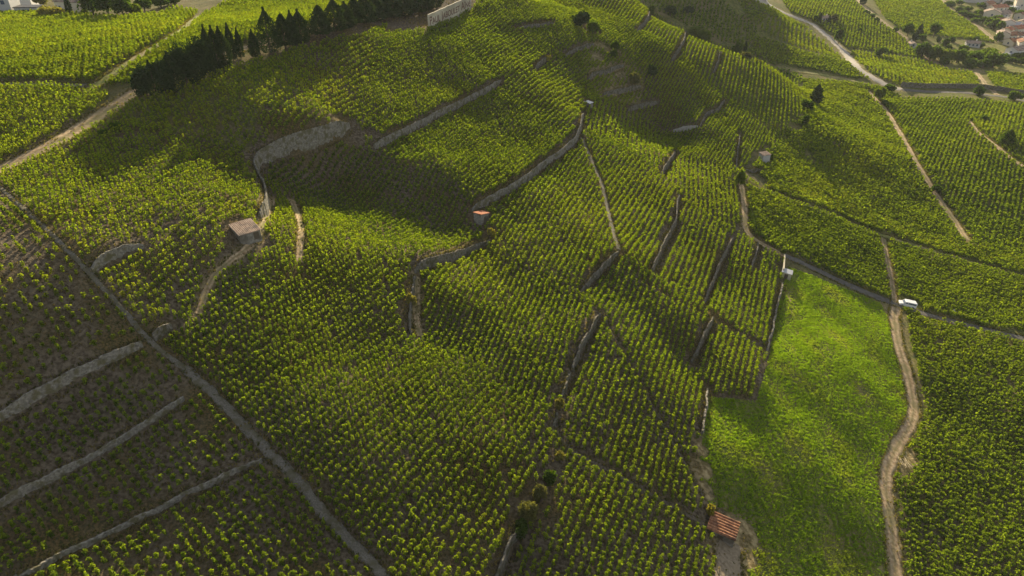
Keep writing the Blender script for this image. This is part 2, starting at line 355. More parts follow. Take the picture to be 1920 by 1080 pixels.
M = dict(
 ground=ground_mat(),
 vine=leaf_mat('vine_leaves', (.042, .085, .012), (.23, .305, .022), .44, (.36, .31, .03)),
 grass=leaf_mat('meadow_grass', (.14, .25, .018), (.31, .46, .03), .50, (.48, .42, .12)),
 weeds=leaf_mat('dry_weeds', (.05, .07, .02), (.13, .14, .05), .40, (.26, .20, .10)),
 cypress=leaf_mat('cypress_leaves', (.020, .040, .016), (.05, .08, .028), .18),
 tree=leaf_mat('tree_leaves', (.03, .06, .012), (.10, .16, .02), .42, (.20, .20, .03)),
 scrub=leaf_mat('scrub_leaves', (.05, .065, .025), (.14, .14, .06), .35, (.34, .30, .03)),
 bark=rough_mat('bark', (.08, .06, .045), (.16, .12, .09), 6),
 stone=rough_mat('dry_stone', (.12, .11, .09), (.21, .195, .165), 2.2, (.09, .085, .045), .5, scale2=3.6, tex='stone', s3=.9),
 palestone=rough_mat('pale_dry_stone', (.17, .16, .135), (.29, .27, .23), 2.2, (.13, .12, .07), .5, scale2=3.6, tex='stone', s3=.9),
 concrete=rough_mat('pale_concrete', (.28, .27, .24), (.38, .36, .32), 1.5),
 dirt=rough_mat('track_dirt', (.30, .20, .115), (.54, .41, .26), 1.4, (.28, .23, .12), .4, rut=(.13, .12, .05)),
 gravel=rough_mat('grey_gravel', (.12, .11, .088), (.20, .185, .155), 5, (.12, .11, .07), .3),
 yard=rough_mat('trodden_earth', (.20, .16, .11), (.32, .26, .18), 2, (.26, .21, .14), .3),
 soil=rough_mat('bare_soil', (.075, .062, .045), (.15, .125, .095), 3, (.09, .085, .04), .4),
 tarmac=rough_mat('old_tarmac', (.10, .095, .085), (.15, .14, .125), .8),
 road=rough_mat('pale_road', (.30, .27, .23), (.42, .38, .33), .6),
 grasspath=rough_mat('grassy_path', (.10, .13, .03), (.24, .23, .07), 1.2, (.30, .25, .12), .5),
 white=plain('white_plaster', (.62, .60, .56)), cream=plain('cream_plaster', (.60, .53, .42)), grey=plain('grey_plaster', (.40, .40, .39)),
 stonegrey=rough_mat('rubble_wall', (.17, .16, .145), (.30, .28, .25), 3, (.13, .12, .10), .4),
 tile=rough_mat('clay_tiles', (.20, .085, .05), (.42, .22, .12), 2.2, (.13, .07, .05), .3),
 tantile=rough_mat('weathered_tiles', (.24, .17, .13), (.42, .32, .25), 2.5, (.17, .14, .12), .4),
 orange=rough_mat('orange_tiles', (.34, .13, .07), (.50, .24, .14), 2.5, (.28, .10, .06), .4),
 metal=plain('pale_sheet_metal', (.30, .32, .36), .5), dark=plain('dark_opening', (.03, .03, .035)),
 glass=plain('window_glass', (.06, .09, .14), .12, .6), paint=plain('white_paint', (.78, .78, .78), .3, .5),
 rubber=plain('rubber', (.02, .02, .02), .8), lamp=plain('lamp_plastic', (.35, .25, .2), .3),
 letter=plain('faded_red_brown_letters', (.13, .06, .045)), board=rough_mat('aged_cream_render', (.42, .38, .28), (.56, .51, .40), .8, (.36, .33, .25), .1),
 wood=rough_mat('bare_wood', (.45, .36, .22), (.75, .64, .42), 4), door=plain('door_wood', (.10, .08, .06)),
)

# ---------------------------------------------------------------- tracks, roads, paths
TRACKS = [  # name, pixels, width, material, verge, wheel ruts
 ('dirt_track', [(-60,345),(0,318),(60,290),(120,258),(180,222),(225,192),(262,168),(300,146),(340,128),(400,108),(470,88),(560,62),(640,45),(700,28),(792,6)], 4.2, 'dirt', 1.2),
 ('grassy_path', [(168,166),(190,155),(230,126),(290,88),(340,58),(372,30)], 3.0, 'grasspath', .4),
 ('field_path', [(-60,160),(0,158),(80,159),(170,161)], 2.4, 'gravel', .6),
 ('dirt_track', [(1684,1120),(1680,1080),(1673,1000),(1661,925),(1662,880),(1680,840),(1708,796),(1714,765),(1703,705),(1683,645),(1676,598),(1680,572)], 3.0, 'dirt', 2.4),
 ('dirt_track', [(1678,570),(1672,528),(1663,482),(1656,447)], 2.0, 'dirt', .6),
 ('tarmac_lane', [(1470,478),(1510,496),(1560,520),(1610,543),(1660,563),(1690,574),(1750,594),(1830,614),(1960,646)], 3.0, 'tarmac', .9),
 ('dirt_track', [(1812,450),(1790,415),(1768,385),(1755,365),(1722,312),(1692,258),(1662,208),(1645,190),(1628,170)], 3.0, 'dirt', .9),
 ('road', [(1400,-12),(1438,4),(1452,14),(1470,24),(1522,44),(1552,68),(1582,96),(1608,128),(1640,148),(1664,160),(1690,168)], 6.5, 'road', 1.5),
 ('road', [(1690,168),(1740,172),(1800,173),(1880,181),(1990,202)], 5.0, 'tarmac', 1.5),
 ('country_lane', [(1600,-12),(1614,6),(1640,30),(1668,50),(1700,72),(1720,96),(1745,112),(1775,128),(1840,132)], 4.0, 'dirt', 1.0),
 ('dirt_track', [(1960,335),(1902,302),(1872,278),(1852,262),(1832,248),(1818,228)], 2.6, 'dirt', .8),
 ('dirt_track', [(1760,-10),(1775,10),(1800,28),(1826,42),(1850,62),(1868,78)], 5.0, 'dirt', 1.2),
 ('gravel_path', [(760,1130),(722,1080),(660,1020),(604,960),(562,905),(505,848),(442,782),(392,730),(345,690)], 1.6, 'gravel', .5),
 ('gravel_path', [(350,694),(332,680),(282,642),(236,588),(186,532),(168,512),(120,462),(60,405),(0,352),(-40,330)], .9, 'gravel', .4),
 ('field_path', [(1396,345),(1430,356),(1500,380),(1560,402),(1620,430),(1680,450),(1760,474),(1850,500),(1960,532)], 2.2, 'grasspath', .2),
 ('field_path', [(1388,340),(1394,370),(1397,400),(1396,430),(1412,448),(1440,464),(1472,480)], 2.4, 'dirt', .6),
 ('dirt_path', [(548,378),(560,405),(566,430),(562,460),(562,492)], 1.6, 'dirt', .5),
 ('dirt_path', [(512,372),(508,400),(495,420),(484,448),(462,468),(432,490),(402,515),(386,545),(372,590)], 1.3, 'dirt', .5),
 ('dirt_path', [(1090,258),(1108,298),(1128,344),(1138,388),(1148,430),(1160,468)], 1.2, 'gravel', .3),
 ('dirt_path', [(780,520),(782,560),(780,600),(788,632)], 1.6, 'dirt', .5),
 ('dirt_path', [(1034,800),(1070,848),(1120,872),(1180,905),(1250,945),(1300,972),(1345,1000)], 1.0, 'soil', .1),
 ('dirt_path', [(1128,585),(1148,625),(1180,688),(1212,742),(1244,800),(1290,880),(1318,930)], .7, 'soil', .1),
 ('dirt_path', [(1200,530),(1260,565),(1320,595),(1380,628),(1440,655)], .8, 'soil', .1),
 ('field_path', [(1440,124),(1480,132),(1540,140),(1600,152),(1644,162)], 3.0, 'grasspath', .3),
 ('dirt_path', [(1830,135),(1850,160),(1870,178)], 3.0, 'dirt', .3),
 ('yard', [(1362,1120),(1364,1080),(1366,1045),(1372,1015)], 4.2, 'yard', 1.6),
]
MASKX = np.zeros_like(GZ); MASKY = np.zeros_like(GZ)
TRK = []
def ribbon(name, L, w, mat, k):
    d = np.gradient(L, axis=0); n = np.c_[-d[:, 1], d[:, 0]]; n /= np.linalg.norm(n, axis=1)[:, None] + 1e-9
    prof = [(-.5, -.10), (-.42, .03), (-.24, .04), (0, .08), (.24, .04), (.42, .03), (.5, -.10)]
    V = []
    jl = 1 + .14 * np.sin(np.arange(len(L)) * .7 + k) + RNG.normal(0, .05, len(L)); jr = 1 + .14 * np.sin(np.arange(len(L)) * .53 + 2 * k) + RNG.normal(0, .05, len(L))
    for o, dz in prof:
        ww = w * o * (jl if o < 0 else jr)
        q = L + n * ww[:, None]
        V.append(np.c_[q, interp(q[:, 0], q[:, 1]) + dz + .004 * k])
    V = np.stack(V, 1).reshape(-1, 3); m = len(prof); i = np.arange(len(L) - 1)[:, None] * m + np.arange(m - 1)[None]
    i = i.ravel(); Fc = np.c_[i, i + m, i + m + 1, i + 1]
    t = np.zeros((len(L), m, 3)); t[:, :, 0] = np.array([.15, .45, 1, .3, 1, .45, .15])[None]
    return link(name, np_mesh(name, V, Fc, mat, smooth_=True, tint=t.reshape(-1, 3)))
for k, (nm, pix, w, mt, verge) in enumerate(TRACKS):
    L = world_line(pix, .8, 8)
    TRK.append((L, w))
    o = ribbon(nm, L, w, M[mt], k); tag(o, kind='structure')
    lo = L.min(0) - 8; hi = L.max(0) + 8
    i0, i1 = np.searchsorted(GX, lo[0]), np.searchsorted(GX, hi[0]); j0, j1 = np.searchsorted(GY, lo[1]), np.searchsorted(GY, hi[1]); sub = (slice(j0, j1), slice(i0, i1))
    d = line_dist(L[::2], MX[sub], MY[sub])[0]
    f = np.clip(1 - (d - w / 2) / (verge + .3), 0, 1)
    if mt in ('dirt', 'road', 'grasspath', 'yard'): MASKY[sub] = np.maximum(MASKY[sub], f * .9)

# ---------------------------------------------------------------- land use on the ground
MEADOW = world_poly([(1478,500),(1560,532),(1650,568),(1668,600),(1690,700),(1700,770),(1672,838),(1652,885),(1652,930),(1664,1010),(1668,1130),(1398,1130),(1402,1060),(1400,1010),(1378,965),(1330,945),(1312,900),(1312,850),(1330,745),(1418,752),(1442,670),(1462,560)])
HILLTOPDRY = world_poly([(1100,60),(1150,70),(1210,140),(1200,200),(1120,180),(1090,110)])
GARDENS = world_poly([(1715,95),(1790,130),(1925,150),(1925,-8),(1780,-8),(1850,60),(1868,80),(1760,75)])
DARKSIDE = world_poly([(1232,20),(1190,-8),(1352,-8),(1375,20),(1425,55),(1400,92),(1330,72)])
for P, gx, gy in ((MEADOW, 1., .12), (GARDENS, .9, .25), (DARKSIDE, .75, .1), (HILLTOPDRY, .3, .6)):
    m = inside(P, MX, MY); MASKX[m] = gx; MASKY[m] = np.maximum(MASKY[m], gy)
for (a_, b_), r_ in (((1390,1000),4.5),((1396,1045),3.2),((1318,880),2.6),((1322,920),2.4),((1316,840),2.0),((1330,790),1.6),((1440,690),1.6),((1700,850),4.5),((1480,560),2.0),((1692,700),3.0),((1716,745),4.0)):
    c_ = at(a_, b_); d_ = np.hypot(MX - c_[0], MY - c_[1]); MASKY = np.maximum(MASKY, np.clip(1.6 - d_ / r_ * 1.3, 0, 1)); MASKX = np.where(d_ < r_ * 1.3, np.minimum(MASKX, np.clip(d_ / r_ - .3, 0, 1)), MASKX)
far = np.clip((MX - 60) / 40, 0, 1) * np.clip((MY - 60) / 60, 0, 1)
MASKX = np.maximum(MASKX, far * .65)
m = (MX < -60) & (MY > 150); MASKX[m] = np.maximum(MASKX[m], .35)

ny, nx = GZ.shape
idx = (np.arange(ny - 1)[:, None] * nx + np.arange(nx - 1)[None]).ravel()
me = np_mesh('ground', np.c_[MX.ravel(), MY.ravel(), GZ.ravel()], np.c_[idx, idx + 1, idx + nx + 1, idx + nx], M['ground'],
             tint=np.c_[MASKX.ravel(), MASKY.ravel(), np.zeros(nx * ny)], smooth_=True)
tag(link('ground', me), kind='structure')

# ---------------------------------------------------------------- terrace wall meshes
def build_wall(L, h, lab, mat, cat='stone wall', group='dry stone walls between the vineyard parcels', name='stone_wall', top=0.05):
    L = densify([tuple(v) for v in L], .5); d = np.gradient(L, axis=0); n = np.c_[-d[:, 1], d[:, 0]]; n /= np.linalg.norm(n, axis=1)[:, None] + 1e-9
    up = interp(*(L + n * 1.0).T); dn = interp(*(L - n * 1.3).T)
    wob = np.convolve(RNG.normal(0, 1, len(L) + 8), np.ones(9) / 3, 'valid')
    topz = np.maximum(up, dn) + top + .10 * wob + RNG.normal(0, .05, len(L)); botz = np.minimum(up, dn) - .5
    offs = [(-.52, 0), (-.47, .3), (-.42, .6), (-.38, .86), (-.34, 1.0), (-.2, 1.0), (-.02, .97), (.02, 0)]
    wb2 = np.convolve(RNG.normal(0, 1, len(L) + 8), np.ones(9) / 3, 'valid') * .10
    V = np.stack([np.c_[L + n * (o + wb2 + RNG.normal(0, .03, len(L)))[:, None], botz + (topz - botz) * f + RNG.normal(0, .015, len(L))] for o, f in offs], 1)
    m = len(offs); V = V.reshape(-1, 3); i = (np.arange(len(L) - 1)[:, None] * m + np.arange(m - 1)[None]).ravel()
    F_ = [tuple(q) for q in np.c_[i, i + m, i + m + 1, i + 1]]
    F_ += [tuple(range(m)), tuple(range(len(V) - 1, len(V) - m - 1, -1))]
    me = bpy.data.meshes.new(name); me.from_pydata([tuple(v) for v in V], [], F_); me.materials.append(mat)
    me.validate(); bm = bmesh.new(); bm.from_mesh(me); bmesh.ops.recalc_face_normals(bm, faces=bm.faces); bm.to_mesh(me); bm.free()
    return tag(link(name, me), lab, cat, group)
for L, h, reach, lab in WL:
    build_wall(L, h, lab, M['concrete'] if lab.startswith('short pale concrete') else (M['palestone'] if 'pale curved' in lab or 'long' in lab else M['stone']))

# ---------------------------------------------------------------- leaf clouds
def leaf_quads(C, size, tilt=None, aspect=1.0, rng=RNG):
    """one randomly turned quad per centre"""
    n = len(C); a = rng.normal(size=(n, 3)); a /= np.linalg.norm(a, axis=1)[:, None]
    if tilt is not None: a[:, 2] += tilt; a /= np.linalg.norm(a, axis=1)[:, None]
    b = np.cross(a, rng.normal(size=(n, 3))); b /= np.linalg.norm(b, axis=1)[:, None]; c = np.cross(a, b)
    s = (np.asarray(size) * rng.uniform(.7, 1.3, n))[:, None] / 2
    b = b * s * aspect; c = c * s
    return np.stack([C - b - c * .6, C + b * .7 - c, C + b + c * .7, C - b * .6 + c], 1)
def vine_template(n, h, r, seed, size=.2):
    g = np.random.default_rng(seed); C = []; lit_tip = []
    k = int(n * .76)
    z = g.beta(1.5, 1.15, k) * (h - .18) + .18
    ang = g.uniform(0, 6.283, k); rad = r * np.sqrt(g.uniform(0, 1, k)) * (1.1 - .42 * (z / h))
    C.append(np.c_[np.cos(ang) * rad, np.sin(ang) * rad, z]); lit_tip.append((z / h) ** 3 * .35 - .05)  # upper leaves painted lighter to look sunlit
    m = n - k; shoots = 3
    for s in range(shoots):                                   # shoots that arch over at the top
        a = g.uniform(0, 6.283); ln = g.uniform(.7, 1.2) * r * 1.5; mm = m // shoots + (1 if s < m % shoots else 0); t = np.linspace(0, 1, mm)
        C.append(np.c_[np.cos(a) * ln * t, np.sin(a) * ln * t, h + .16 * h * np.sin(t * 2.6) - .30 * h * t * t] + g.normal(0, .035, (mm, 3))); lit_tip.append(np.full(mm, .5))  # arching shoots carry the strongest painted sunlight
    return leaf_quads(np.concatenate(C), size, tilt=.45, rng=g), np.concatenate(lit_tip)
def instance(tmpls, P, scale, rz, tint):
    """tmpls: list of (quads (q,4,3), tip lightness standing in for sun (q,)); P (n,3) -> vertices and tint for all"""
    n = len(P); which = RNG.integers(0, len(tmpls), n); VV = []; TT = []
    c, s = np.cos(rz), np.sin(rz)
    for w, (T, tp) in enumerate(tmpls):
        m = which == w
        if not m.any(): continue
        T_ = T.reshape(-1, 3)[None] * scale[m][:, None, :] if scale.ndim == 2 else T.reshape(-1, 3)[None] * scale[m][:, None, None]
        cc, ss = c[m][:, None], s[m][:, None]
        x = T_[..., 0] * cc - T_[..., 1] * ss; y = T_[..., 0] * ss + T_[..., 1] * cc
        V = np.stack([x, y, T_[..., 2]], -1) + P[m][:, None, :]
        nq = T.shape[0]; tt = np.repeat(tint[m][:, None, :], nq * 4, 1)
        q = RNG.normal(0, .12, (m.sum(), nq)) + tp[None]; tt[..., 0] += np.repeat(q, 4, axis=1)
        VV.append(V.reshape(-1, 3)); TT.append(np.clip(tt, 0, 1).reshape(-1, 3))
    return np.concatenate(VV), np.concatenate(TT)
def quad_obj(name, V, T, mat, parent=None):
    n = len(V) // 4; return link(name, np_mesh(name, V, np.arange(n * 4).reshape(n, 4), mat, tint=T), parent)

# ---------------------------------------------------------------- parcels: pixel polygon, row direction in pixels, row gap, plant gap, height, radius, missing share, tint, yellow
S, T_ = 'stake', 'row'
PARCELS = [
 # bottom left, small sparse vines
 (S, [(-60,360),(0,365),(60,418),(120,475),(170,525),(236,600),(262,640),(120,708),(0,778),(-60,810)], (.7,1), 1.35,1.25,1.05,.27,.12,.35,.12),
 (S, [(-60,815),(0,790),(120,722),(268,652),(330,692),(352,745),(260,795),(80,893),(-60,965)], (.8,1), 1.2,1.1,1.05,.30,.14,.34,.05),
 (S, [(-60,985),(0,955),(180,868),(345,758),(392,745),(440,800),(492,855),(350,915),(170,1005),(0,1085),(-60,1130)], (.8,1), 1.2,1.15,1.0,.30,.18,.34,.05),
 (S, [(0,1130),(60,1080),(170,1025),(350,937),(494,870),(545,912),(600,975),(660,1040),(740,1130)], (.8,1), 1.15,1.1,1.1,.30,.10,.38,.1),
 # far left plateau
 (T_, [(-60,30),(0,30),(60,24),(130,28),(170,34),(250,34),(300,28),(330,18),(372,24),(340,52),(285,84),(225,120),(180,150),(165,154),(0,152),(-60,154)], (-.25,1), 1.35,1.0,1.6,.46,.0,.62,.25),
 (S, [(-60,166),(0,163),(100,163),(165,166),(200,174),(206,182),(170,214),(110,252),(50,284),(0,308),(-60,335)], (1,.12), 1.35,1.0,1.5,.42,.0,.6,.2),
 (T_, [(196,162),(235,128),(295,90),(345,60),(385,28),(420,8),(480,-10),(650,-10),(690,10),(640,36),(560,52),(470,78),(400,98),(335,118),(290,136),(262,158)], (-.3,1), 1.3,1.0,1.4,.44,.0,.6,.2),
 # right valley, close rows
 (T_, [(1402,355),(1440,368),(1500,392),(1560,414),(1620,440),(1655,455),(1664,500),(1672,555),(1620,535),(1560,508),(1500,480),(1470,470),(1440,455),(1412,440),(1404,400)], (1,.40), 1.55,.8,1.25,.5,.0,.5,.05),
 (T_, [(1672,450),(1720,468),(1800,490),(1880,512),(1990,540),(1990,640),(1920,625),(1830,602),(1750,582),(1700,566),(1684,560),(1680,510)], (1,.30), 1.7,.8,1.25,.48,.0,.5,.05),
 (T_, [(1700,585),(1750,604),(1830,626),(1920,650),(1990,670),(1990,1130),(1692,1130),(1690,1050),(1680,980),(1674,930),(1676,890),(1700,895),(1720,875),(1715,850),(1700,840),(1728,790),(1732,760),(1722,700),(1704,640)], (1,.36), 1.35,.95,1.15,.46,.03,.42,.05),
 (T_, [(1440,335),(1500,352),(1600,390),(1700,425),(1800,455),(1920,490),(1990,505),(1990,530),(1920,512),(1800,480),(1690,448),(1620,422),(1560,396),(1500,374),(1430,350),(1420,335)], (1,.38), 1.5,.8,1.3,.5,.0,.75,.25),
 (T_, [(1450,290),(1480,255),(1520,260),(1540,250),(1600,215),(1640,205),(1680,262),(1720,330),(1755,380),(1800,440),(1700,418),(1600,384),(1500,346),(1440,330)], (1,.5), 1.6,1.0,1.4,.62,.0,.5,.15),
 (T_, [(1662,196),(1800,192),(1820,235),(1850,268),(1900,310),(1990,350),(1990,500),(1920,482),(1830,455),(1790,405),(1760,355),(1728,305),(1700,255)], (-.35,1), 1.55,1.1,1.4,.62,.0,.36,.05),
 (T_, [(1690,186),(1800,186),(1900,196),(1990,212),(1990,340),(1905,290),(1860,262),(1830,225),(1770,200)], (-.5,1), 1.7,1.2,1.4,.7,.0,.40,.1),
 (T_, [(1500,150),(1560,156),(1640,172),(1630,195),(1600,212),(1560,225),(1530,245),(1530,200),(1516,165)], (1,.3), 1.8,1.2,1.4,.75,.0,.5,.15),
 (T_, [(1440,40),(1460,34),(1520,62),(1545,80),(1575,108),(1582,114),(1540,102),(1480,84),(1440,66),(1418,56)], (.12,-1), 2.8,1.3,1.6,.7,.0,.6,.3),
 (T_, [(1428,70),(1470,86),(1540,106),(1590,118),(1632,150),(1600,148),(1540,134),(1440,118),(1405,96)], (1,.35), 2.0,1.4,1.4,.85,.0,.42,.1),
 (T_, [(1375,-10),(1400,-4),(1436,8),(1470,30),(1515,54),(1440,32),(1420,48),(1400,34)], (1,.5), 2.1,1.5,1.4,.9,.0,.5,.2),
 (T_, [(1460,-8),(1590,-8),(1610,10),(1640,36),(1700,76),(1715,98),(1735,112),(1700,106),(1660,98),(1600,92),(1588,90),(1556,62),(1520,38),(1480,22)], (.2,-1), 2.2,1.7,1.5,.95,.0,.5,.15),
 (T_, [(1592,100),(1600,96),(1660,104),(1720,112),(1780,130),(1822,136),(1838,162),(1740,164),(1690,160),(1662,152),(1624,132)], (.35,1), 2.2,1.4,1.4,.85,.0,.62,.3),
 (T_, [(1632,-8),(1760,-8),(1775,15),(1810,38),(1840,62),(1862,80),(1800,72),(1740,66),(1700,62),(1660,36)], (1,.15), 2.2,1.8,1.4,1.1,.0,.55,.2),
 (T_, [(1846,136),(1990,146),(1990,190),(1895,176),(1862,160)], (1,.1), 2.1,1.5,1.4,.9,.0,.5,.2),
 # straight striped parcels near the middle top
 (S, [(890,30),(930,10),(950,20),(975,62),(1010,100),(1060,120),(1090,165),(1095,190),(1086,225),(1060,262),(1000,230),(945,160),(880,100),(820,60)], (1,-.62), 1.5,.85,1.35,.42,.0,.55,.1),
 (S, [(1098,200),(1130,190),(1180,205),(1240,260),(1262,290),(1240,330),(1190,290),(1130,260),(1094,245)], (.22,-1), 1.45,.85,1.3,.42,.0,.55,.1),
 (S, [(1262,300),(1330,305),(1380,330),(1390,400),(1378,440),(1330,410),(1275,365),(1240,335)], (.02,-1), 1.4,.9,1.3,.40,.0,.55,.15),
 (S, [(1100,262),(1190,298),(1240,335),(1272,365),(1262,420),(1240,462),(1216,508),(1165,478),(1150,420),(1136,350)], (.75,-1), 1.35,1.0,1.35,.38,.0,.52,.1),
 (S, [(1275,375),(1330,415),(1372,445),(1350,485),(1316,570),(1260,555),(1222,512),(1250,460),(1268,420)], (.45,-1), 1.35,1.0,1.35,.38,.0,.52,.1),
 (S, [(1385,440),(1440,470),(1470,490),(1460,540),(1438,650),(1390,625),(1325,580),(1350,500),(1372,455)], (.28,-1), 1.3,.95,1.35,.38,.0,.5,.05),
 (S, [(1338,605),(1390,635),(1436,665),(1412,750),(1330,738),(1300,690)], (.3,-1), 1.3,.95,1.35,.38,.0,.48,.05),
 (S, [(1120,480),(1165,485),(1216,515),(1310,585),(1328,610),(1295,690),(1325,738),(1310,850),(1290,860),(1240,790),(1180,680),(1130,580),(1094,552)], (.42,-1), 1.18,.95,1.4,.32,.0,.42,.05),
 (S, [(1090,275),(1130,345),(1146,430),(1156,470),(1120,510),(1086,550),(1000,520),(925,450),(930,390),(1000,330),(1060,285)], (.6,-1), 1.25,1.05,1.3,.36,.02,.45,.1),
 (S, [(925,460),(1000,525),(1085,556),(1120,585),(1095,640),(1068,690),(1045,770),(1000,770),(900,690),(800,640),(790,540),(800,500)], (.5,-1), 1.15,.95,1.4,.31,.02,.42,.08),
 (S, [(1125,600),(1180,700),(1240,800),(1290,880),(1325,950),(1300,965),(1180,900),(1060,835),(1044,790),(1080,690)], (.35,-1), 1.15,.98,1.5,.31,.02,.4,.06),
 (S, [(1040,860),(1110,876),(1180,912),(1300,985),(1345,1010),(1336,1060),(1336,1130),(945,1130),(985,1010),(1010,920)], (.45,-1), 1.18,1.02,1.5,.31,.04,.42,.08),
 # ridge flank
 (S, [(1040,-10),(1175,-10),(1215,16),(1222,30),(1268,52),(1285,58),(1345,85),(1395,98),(1440,120),(1495,155),(1512,185),(1505,215),(1480,245),(1440,290),(1440,250),(1380,200),(1345,180),(1310,150),(1280,100),(1200,60),(1120,20)], (.3,-1), 1.6,1.0,1.4,.45,.0,.55,.15),
 # bowl and slope under the cypresses
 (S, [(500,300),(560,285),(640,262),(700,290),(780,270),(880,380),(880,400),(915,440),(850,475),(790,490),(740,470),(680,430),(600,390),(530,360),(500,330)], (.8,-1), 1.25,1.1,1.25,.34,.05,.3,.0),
 (S, [(-60,350),(0,330),(60,300),(130,268),(190,236),(250,200),(300,170),(400,142),(480,122),(560,95),(660,78),(730,45),(650,230),(560,262),(490,292),(470,320),(485,350),(492,380),(460,400),(430,430),(440,460),(300,600),(280,632),(230,575),(170,505),(100,440),(0,345)], (1,-.35), 1.3,1.15,1.4,.36,.04,.42,.22),
 # everything left on the hill
 (S, [(-60,340),(0,325),(250,195),(400,142),(480,118),(560,92),(650,72),(800,58),(885,20),(905,-10),(1180,-10),(1215,18),(1270,55),(1345,88),(1440,122),(1500,165),(1505,215),(1450,270),(1410,290),(1392,330),(1380,440),(1330,570),(1320,940),(960,1130),(740,1130),(560,900),(400,735),(300,640),(280,620),(160,500),(0,350)], (.72,-1), 1.15,1.0,1.5,.31,.03,.42,.12),
 (T_, [(1395,330),(1440,280),(1490,220),(1508,150),(1640,160),(1700,190),(1990,210),(1990,680),(1700,590),(1470,480),(1400,430)], (1,.42), 1.6,1.0,1.4,.6,.0,.5,.12),
 (T_, [(1340,120),(1420,60),(1445,118),(1510,150),(1500,160),(1400,110)], (1,.3), 2.4,1.5,1.4,.8,.05,.35,.0),
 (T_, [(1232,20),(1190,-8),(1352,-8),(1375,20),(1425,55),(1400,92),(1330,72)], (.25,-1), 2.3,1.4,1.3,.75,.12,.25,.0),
]
# ground kept free of vines: pixels centre and radius in metres
CLEAR = [(462,440,4.2),(450,470,2.5),(898,410,3.2),(1355,990,3.8),(1350,1040,2.2),(1390,1002,4.2),(1396,1045,3),(1318,880,2.6),(1322,920,2.4),(1316,845,2),(1474,512,3),(1432,300,3.6),(1415,335,4.5),(1104,196,2.4),(1700,572,4),(1694,862,2.4),
 (990,960,2.6),(1010,935,2.2),(1030,900,2),(1044,868,1.8),(968,1000,2),(1508,222,2.5),(1490,240,3),(1486,225,2.5),(1518,292,2),(1522,305,2),(1515,205,3),(640,240,3),(1088,45,4),(1110,60,4),(700,255,2),(655,250,4),
 (780,560,2),(770,600,2.6),(920,440,2),(1050,740,1.5),(1386,335,2.2),(1150,100,3),(1120,110,3),(1160,140,3),(1130,90,3),(1190,160,3),(480,300,2.5)]
CLW = [(at(a, b)[:2], r) for a, b, r in CLEAR]
PW = []
for pr in PARCELS:
    P = world_poly(pr[1]); PW.append(P)
ST = []; done = []
for (kind, pix, dr, rg, pg, h, r, miss, tn, yl), P in zip(PARCELS, PW):
    c = np.mean(np.array(pix, float), 0)
    if not (0 < c[0] < 1920): c[0] = np.clip(c[0], 20, 1900)
    c[1] = np.clip(c[1], 5, 1070)
    nd = np.array(dr, float); nd = nd / np.linalg.norm(nd) * 14
    a = at(*(c - nd)); b = at(*(c + nd)); d = (b - a)[:2]; d /= np.linalg.norm(d); n = np.array([-d[1], d[0]])
    c0 = P.mean(0); rel = P - c0; ua, ub = (rel @ d).min(), (rel @ d).max(); va, vb = (rel @ n).min(), (rel @ n).max()
    U, V = np.meshgrid(np.arange(ua, ub, pg), np.arange(va, vb, rg))
    jit = .06 if kind == S else .22
    U = U + RNG.normal(0, pg * jit, U.shape) ; V = V + RNG.normal(0, rg * (.045 if kind == S else .11), V.shape) + .5 * np.sin(U / 23.)
    X = (c0[0] + U * d[0] + V * n[0]).ravel(); Y = (c0[1] + U * d[1] + V * n[1]).ravel()
    k = inside(P, X, Y)
    for Q in done:
        lo, hi = Q.min(0), Q.max(0)
        mm = k & (X > lo[0]) & (X < hi[0]) & (Y > lo[1]) & (Y < hi[1])
        if mm.any(): ii = np.where(mm)[0]; k[ii[inside(Q, X[ii], Y[ii])]] = False
    done.append(P)
    k &= ~inside(MEADOW, X, Y)
    X, Y = X[k], Y[k]
    patch = np.sin(X / 7.1 + 2) * np.sin(Y / 9.7 + 1) + np.sin(X / 17. - Y / 13.)
    keep = RNG.uniform(size=len(X)) > miss * (1 + .8 * patch) + (.015)
    X, Y, patch = X[keep], Y[keep], patch[keep]
    for L, w in TRK:
        lo, hi = L.min(0) - 4, L.max(0) + 4; ii = np.where((X > lo[0]) & (X < hi[0]) & (Y > lo[1]) & (Y < hi[1]))[0]
        if len(ii):
            dd = line_dist(L[::2], X[ii], Y[ii])[0]; bad = ii[dd < w / 2 + r * .55]; q = np.ones(len(X), bool); q[bad] = False; X, Y, patch = X[q], Y[q], patch[q]
    for L, hh, reach, lab in WL:
        lo, hi = L.min(0) - 4, L.max(0) + 4; ii = np.where((X > lo[0]) & (X < hi[0]) & (Y > lo[1]) & (Y < hi[1]))[0]
        if len(ii):
            dd, ss, _, _ = line_dist(L, X[ii], Y[ii]); bad = ii[dd < np.where(ss > 0, .9, 1.5)]; q = np.ones(len(X), bool); q[bad] = False; X, Y, patch = X[q], Y[q], patch[q]
    for cc, rr in CLW:
        q = np.hypot(X - cc[0], Y - cc[1]) > rr; X, Y, patch = X[q], Y[q], patch[q]
    if len(X) == 0: continue
    ns = np.ones(len(X)); rs = RNG.normal(1, .13, len(X)).clip(.6, 1.35)
    sc = np.c_[rs * r, rs * r, h * RNG.normal(1, .11, len(X)).clip(.6, 1.3)]
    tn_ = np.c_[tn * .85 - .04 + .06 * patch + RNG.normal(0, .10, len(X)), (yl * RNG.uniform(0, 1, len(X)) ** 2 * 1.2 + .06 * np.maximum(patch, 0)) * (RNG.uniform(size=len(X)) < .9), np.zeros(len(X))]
    ST.append((kind, np.c_[X, Y, interp(X, Y) - .05], sc, tn_))
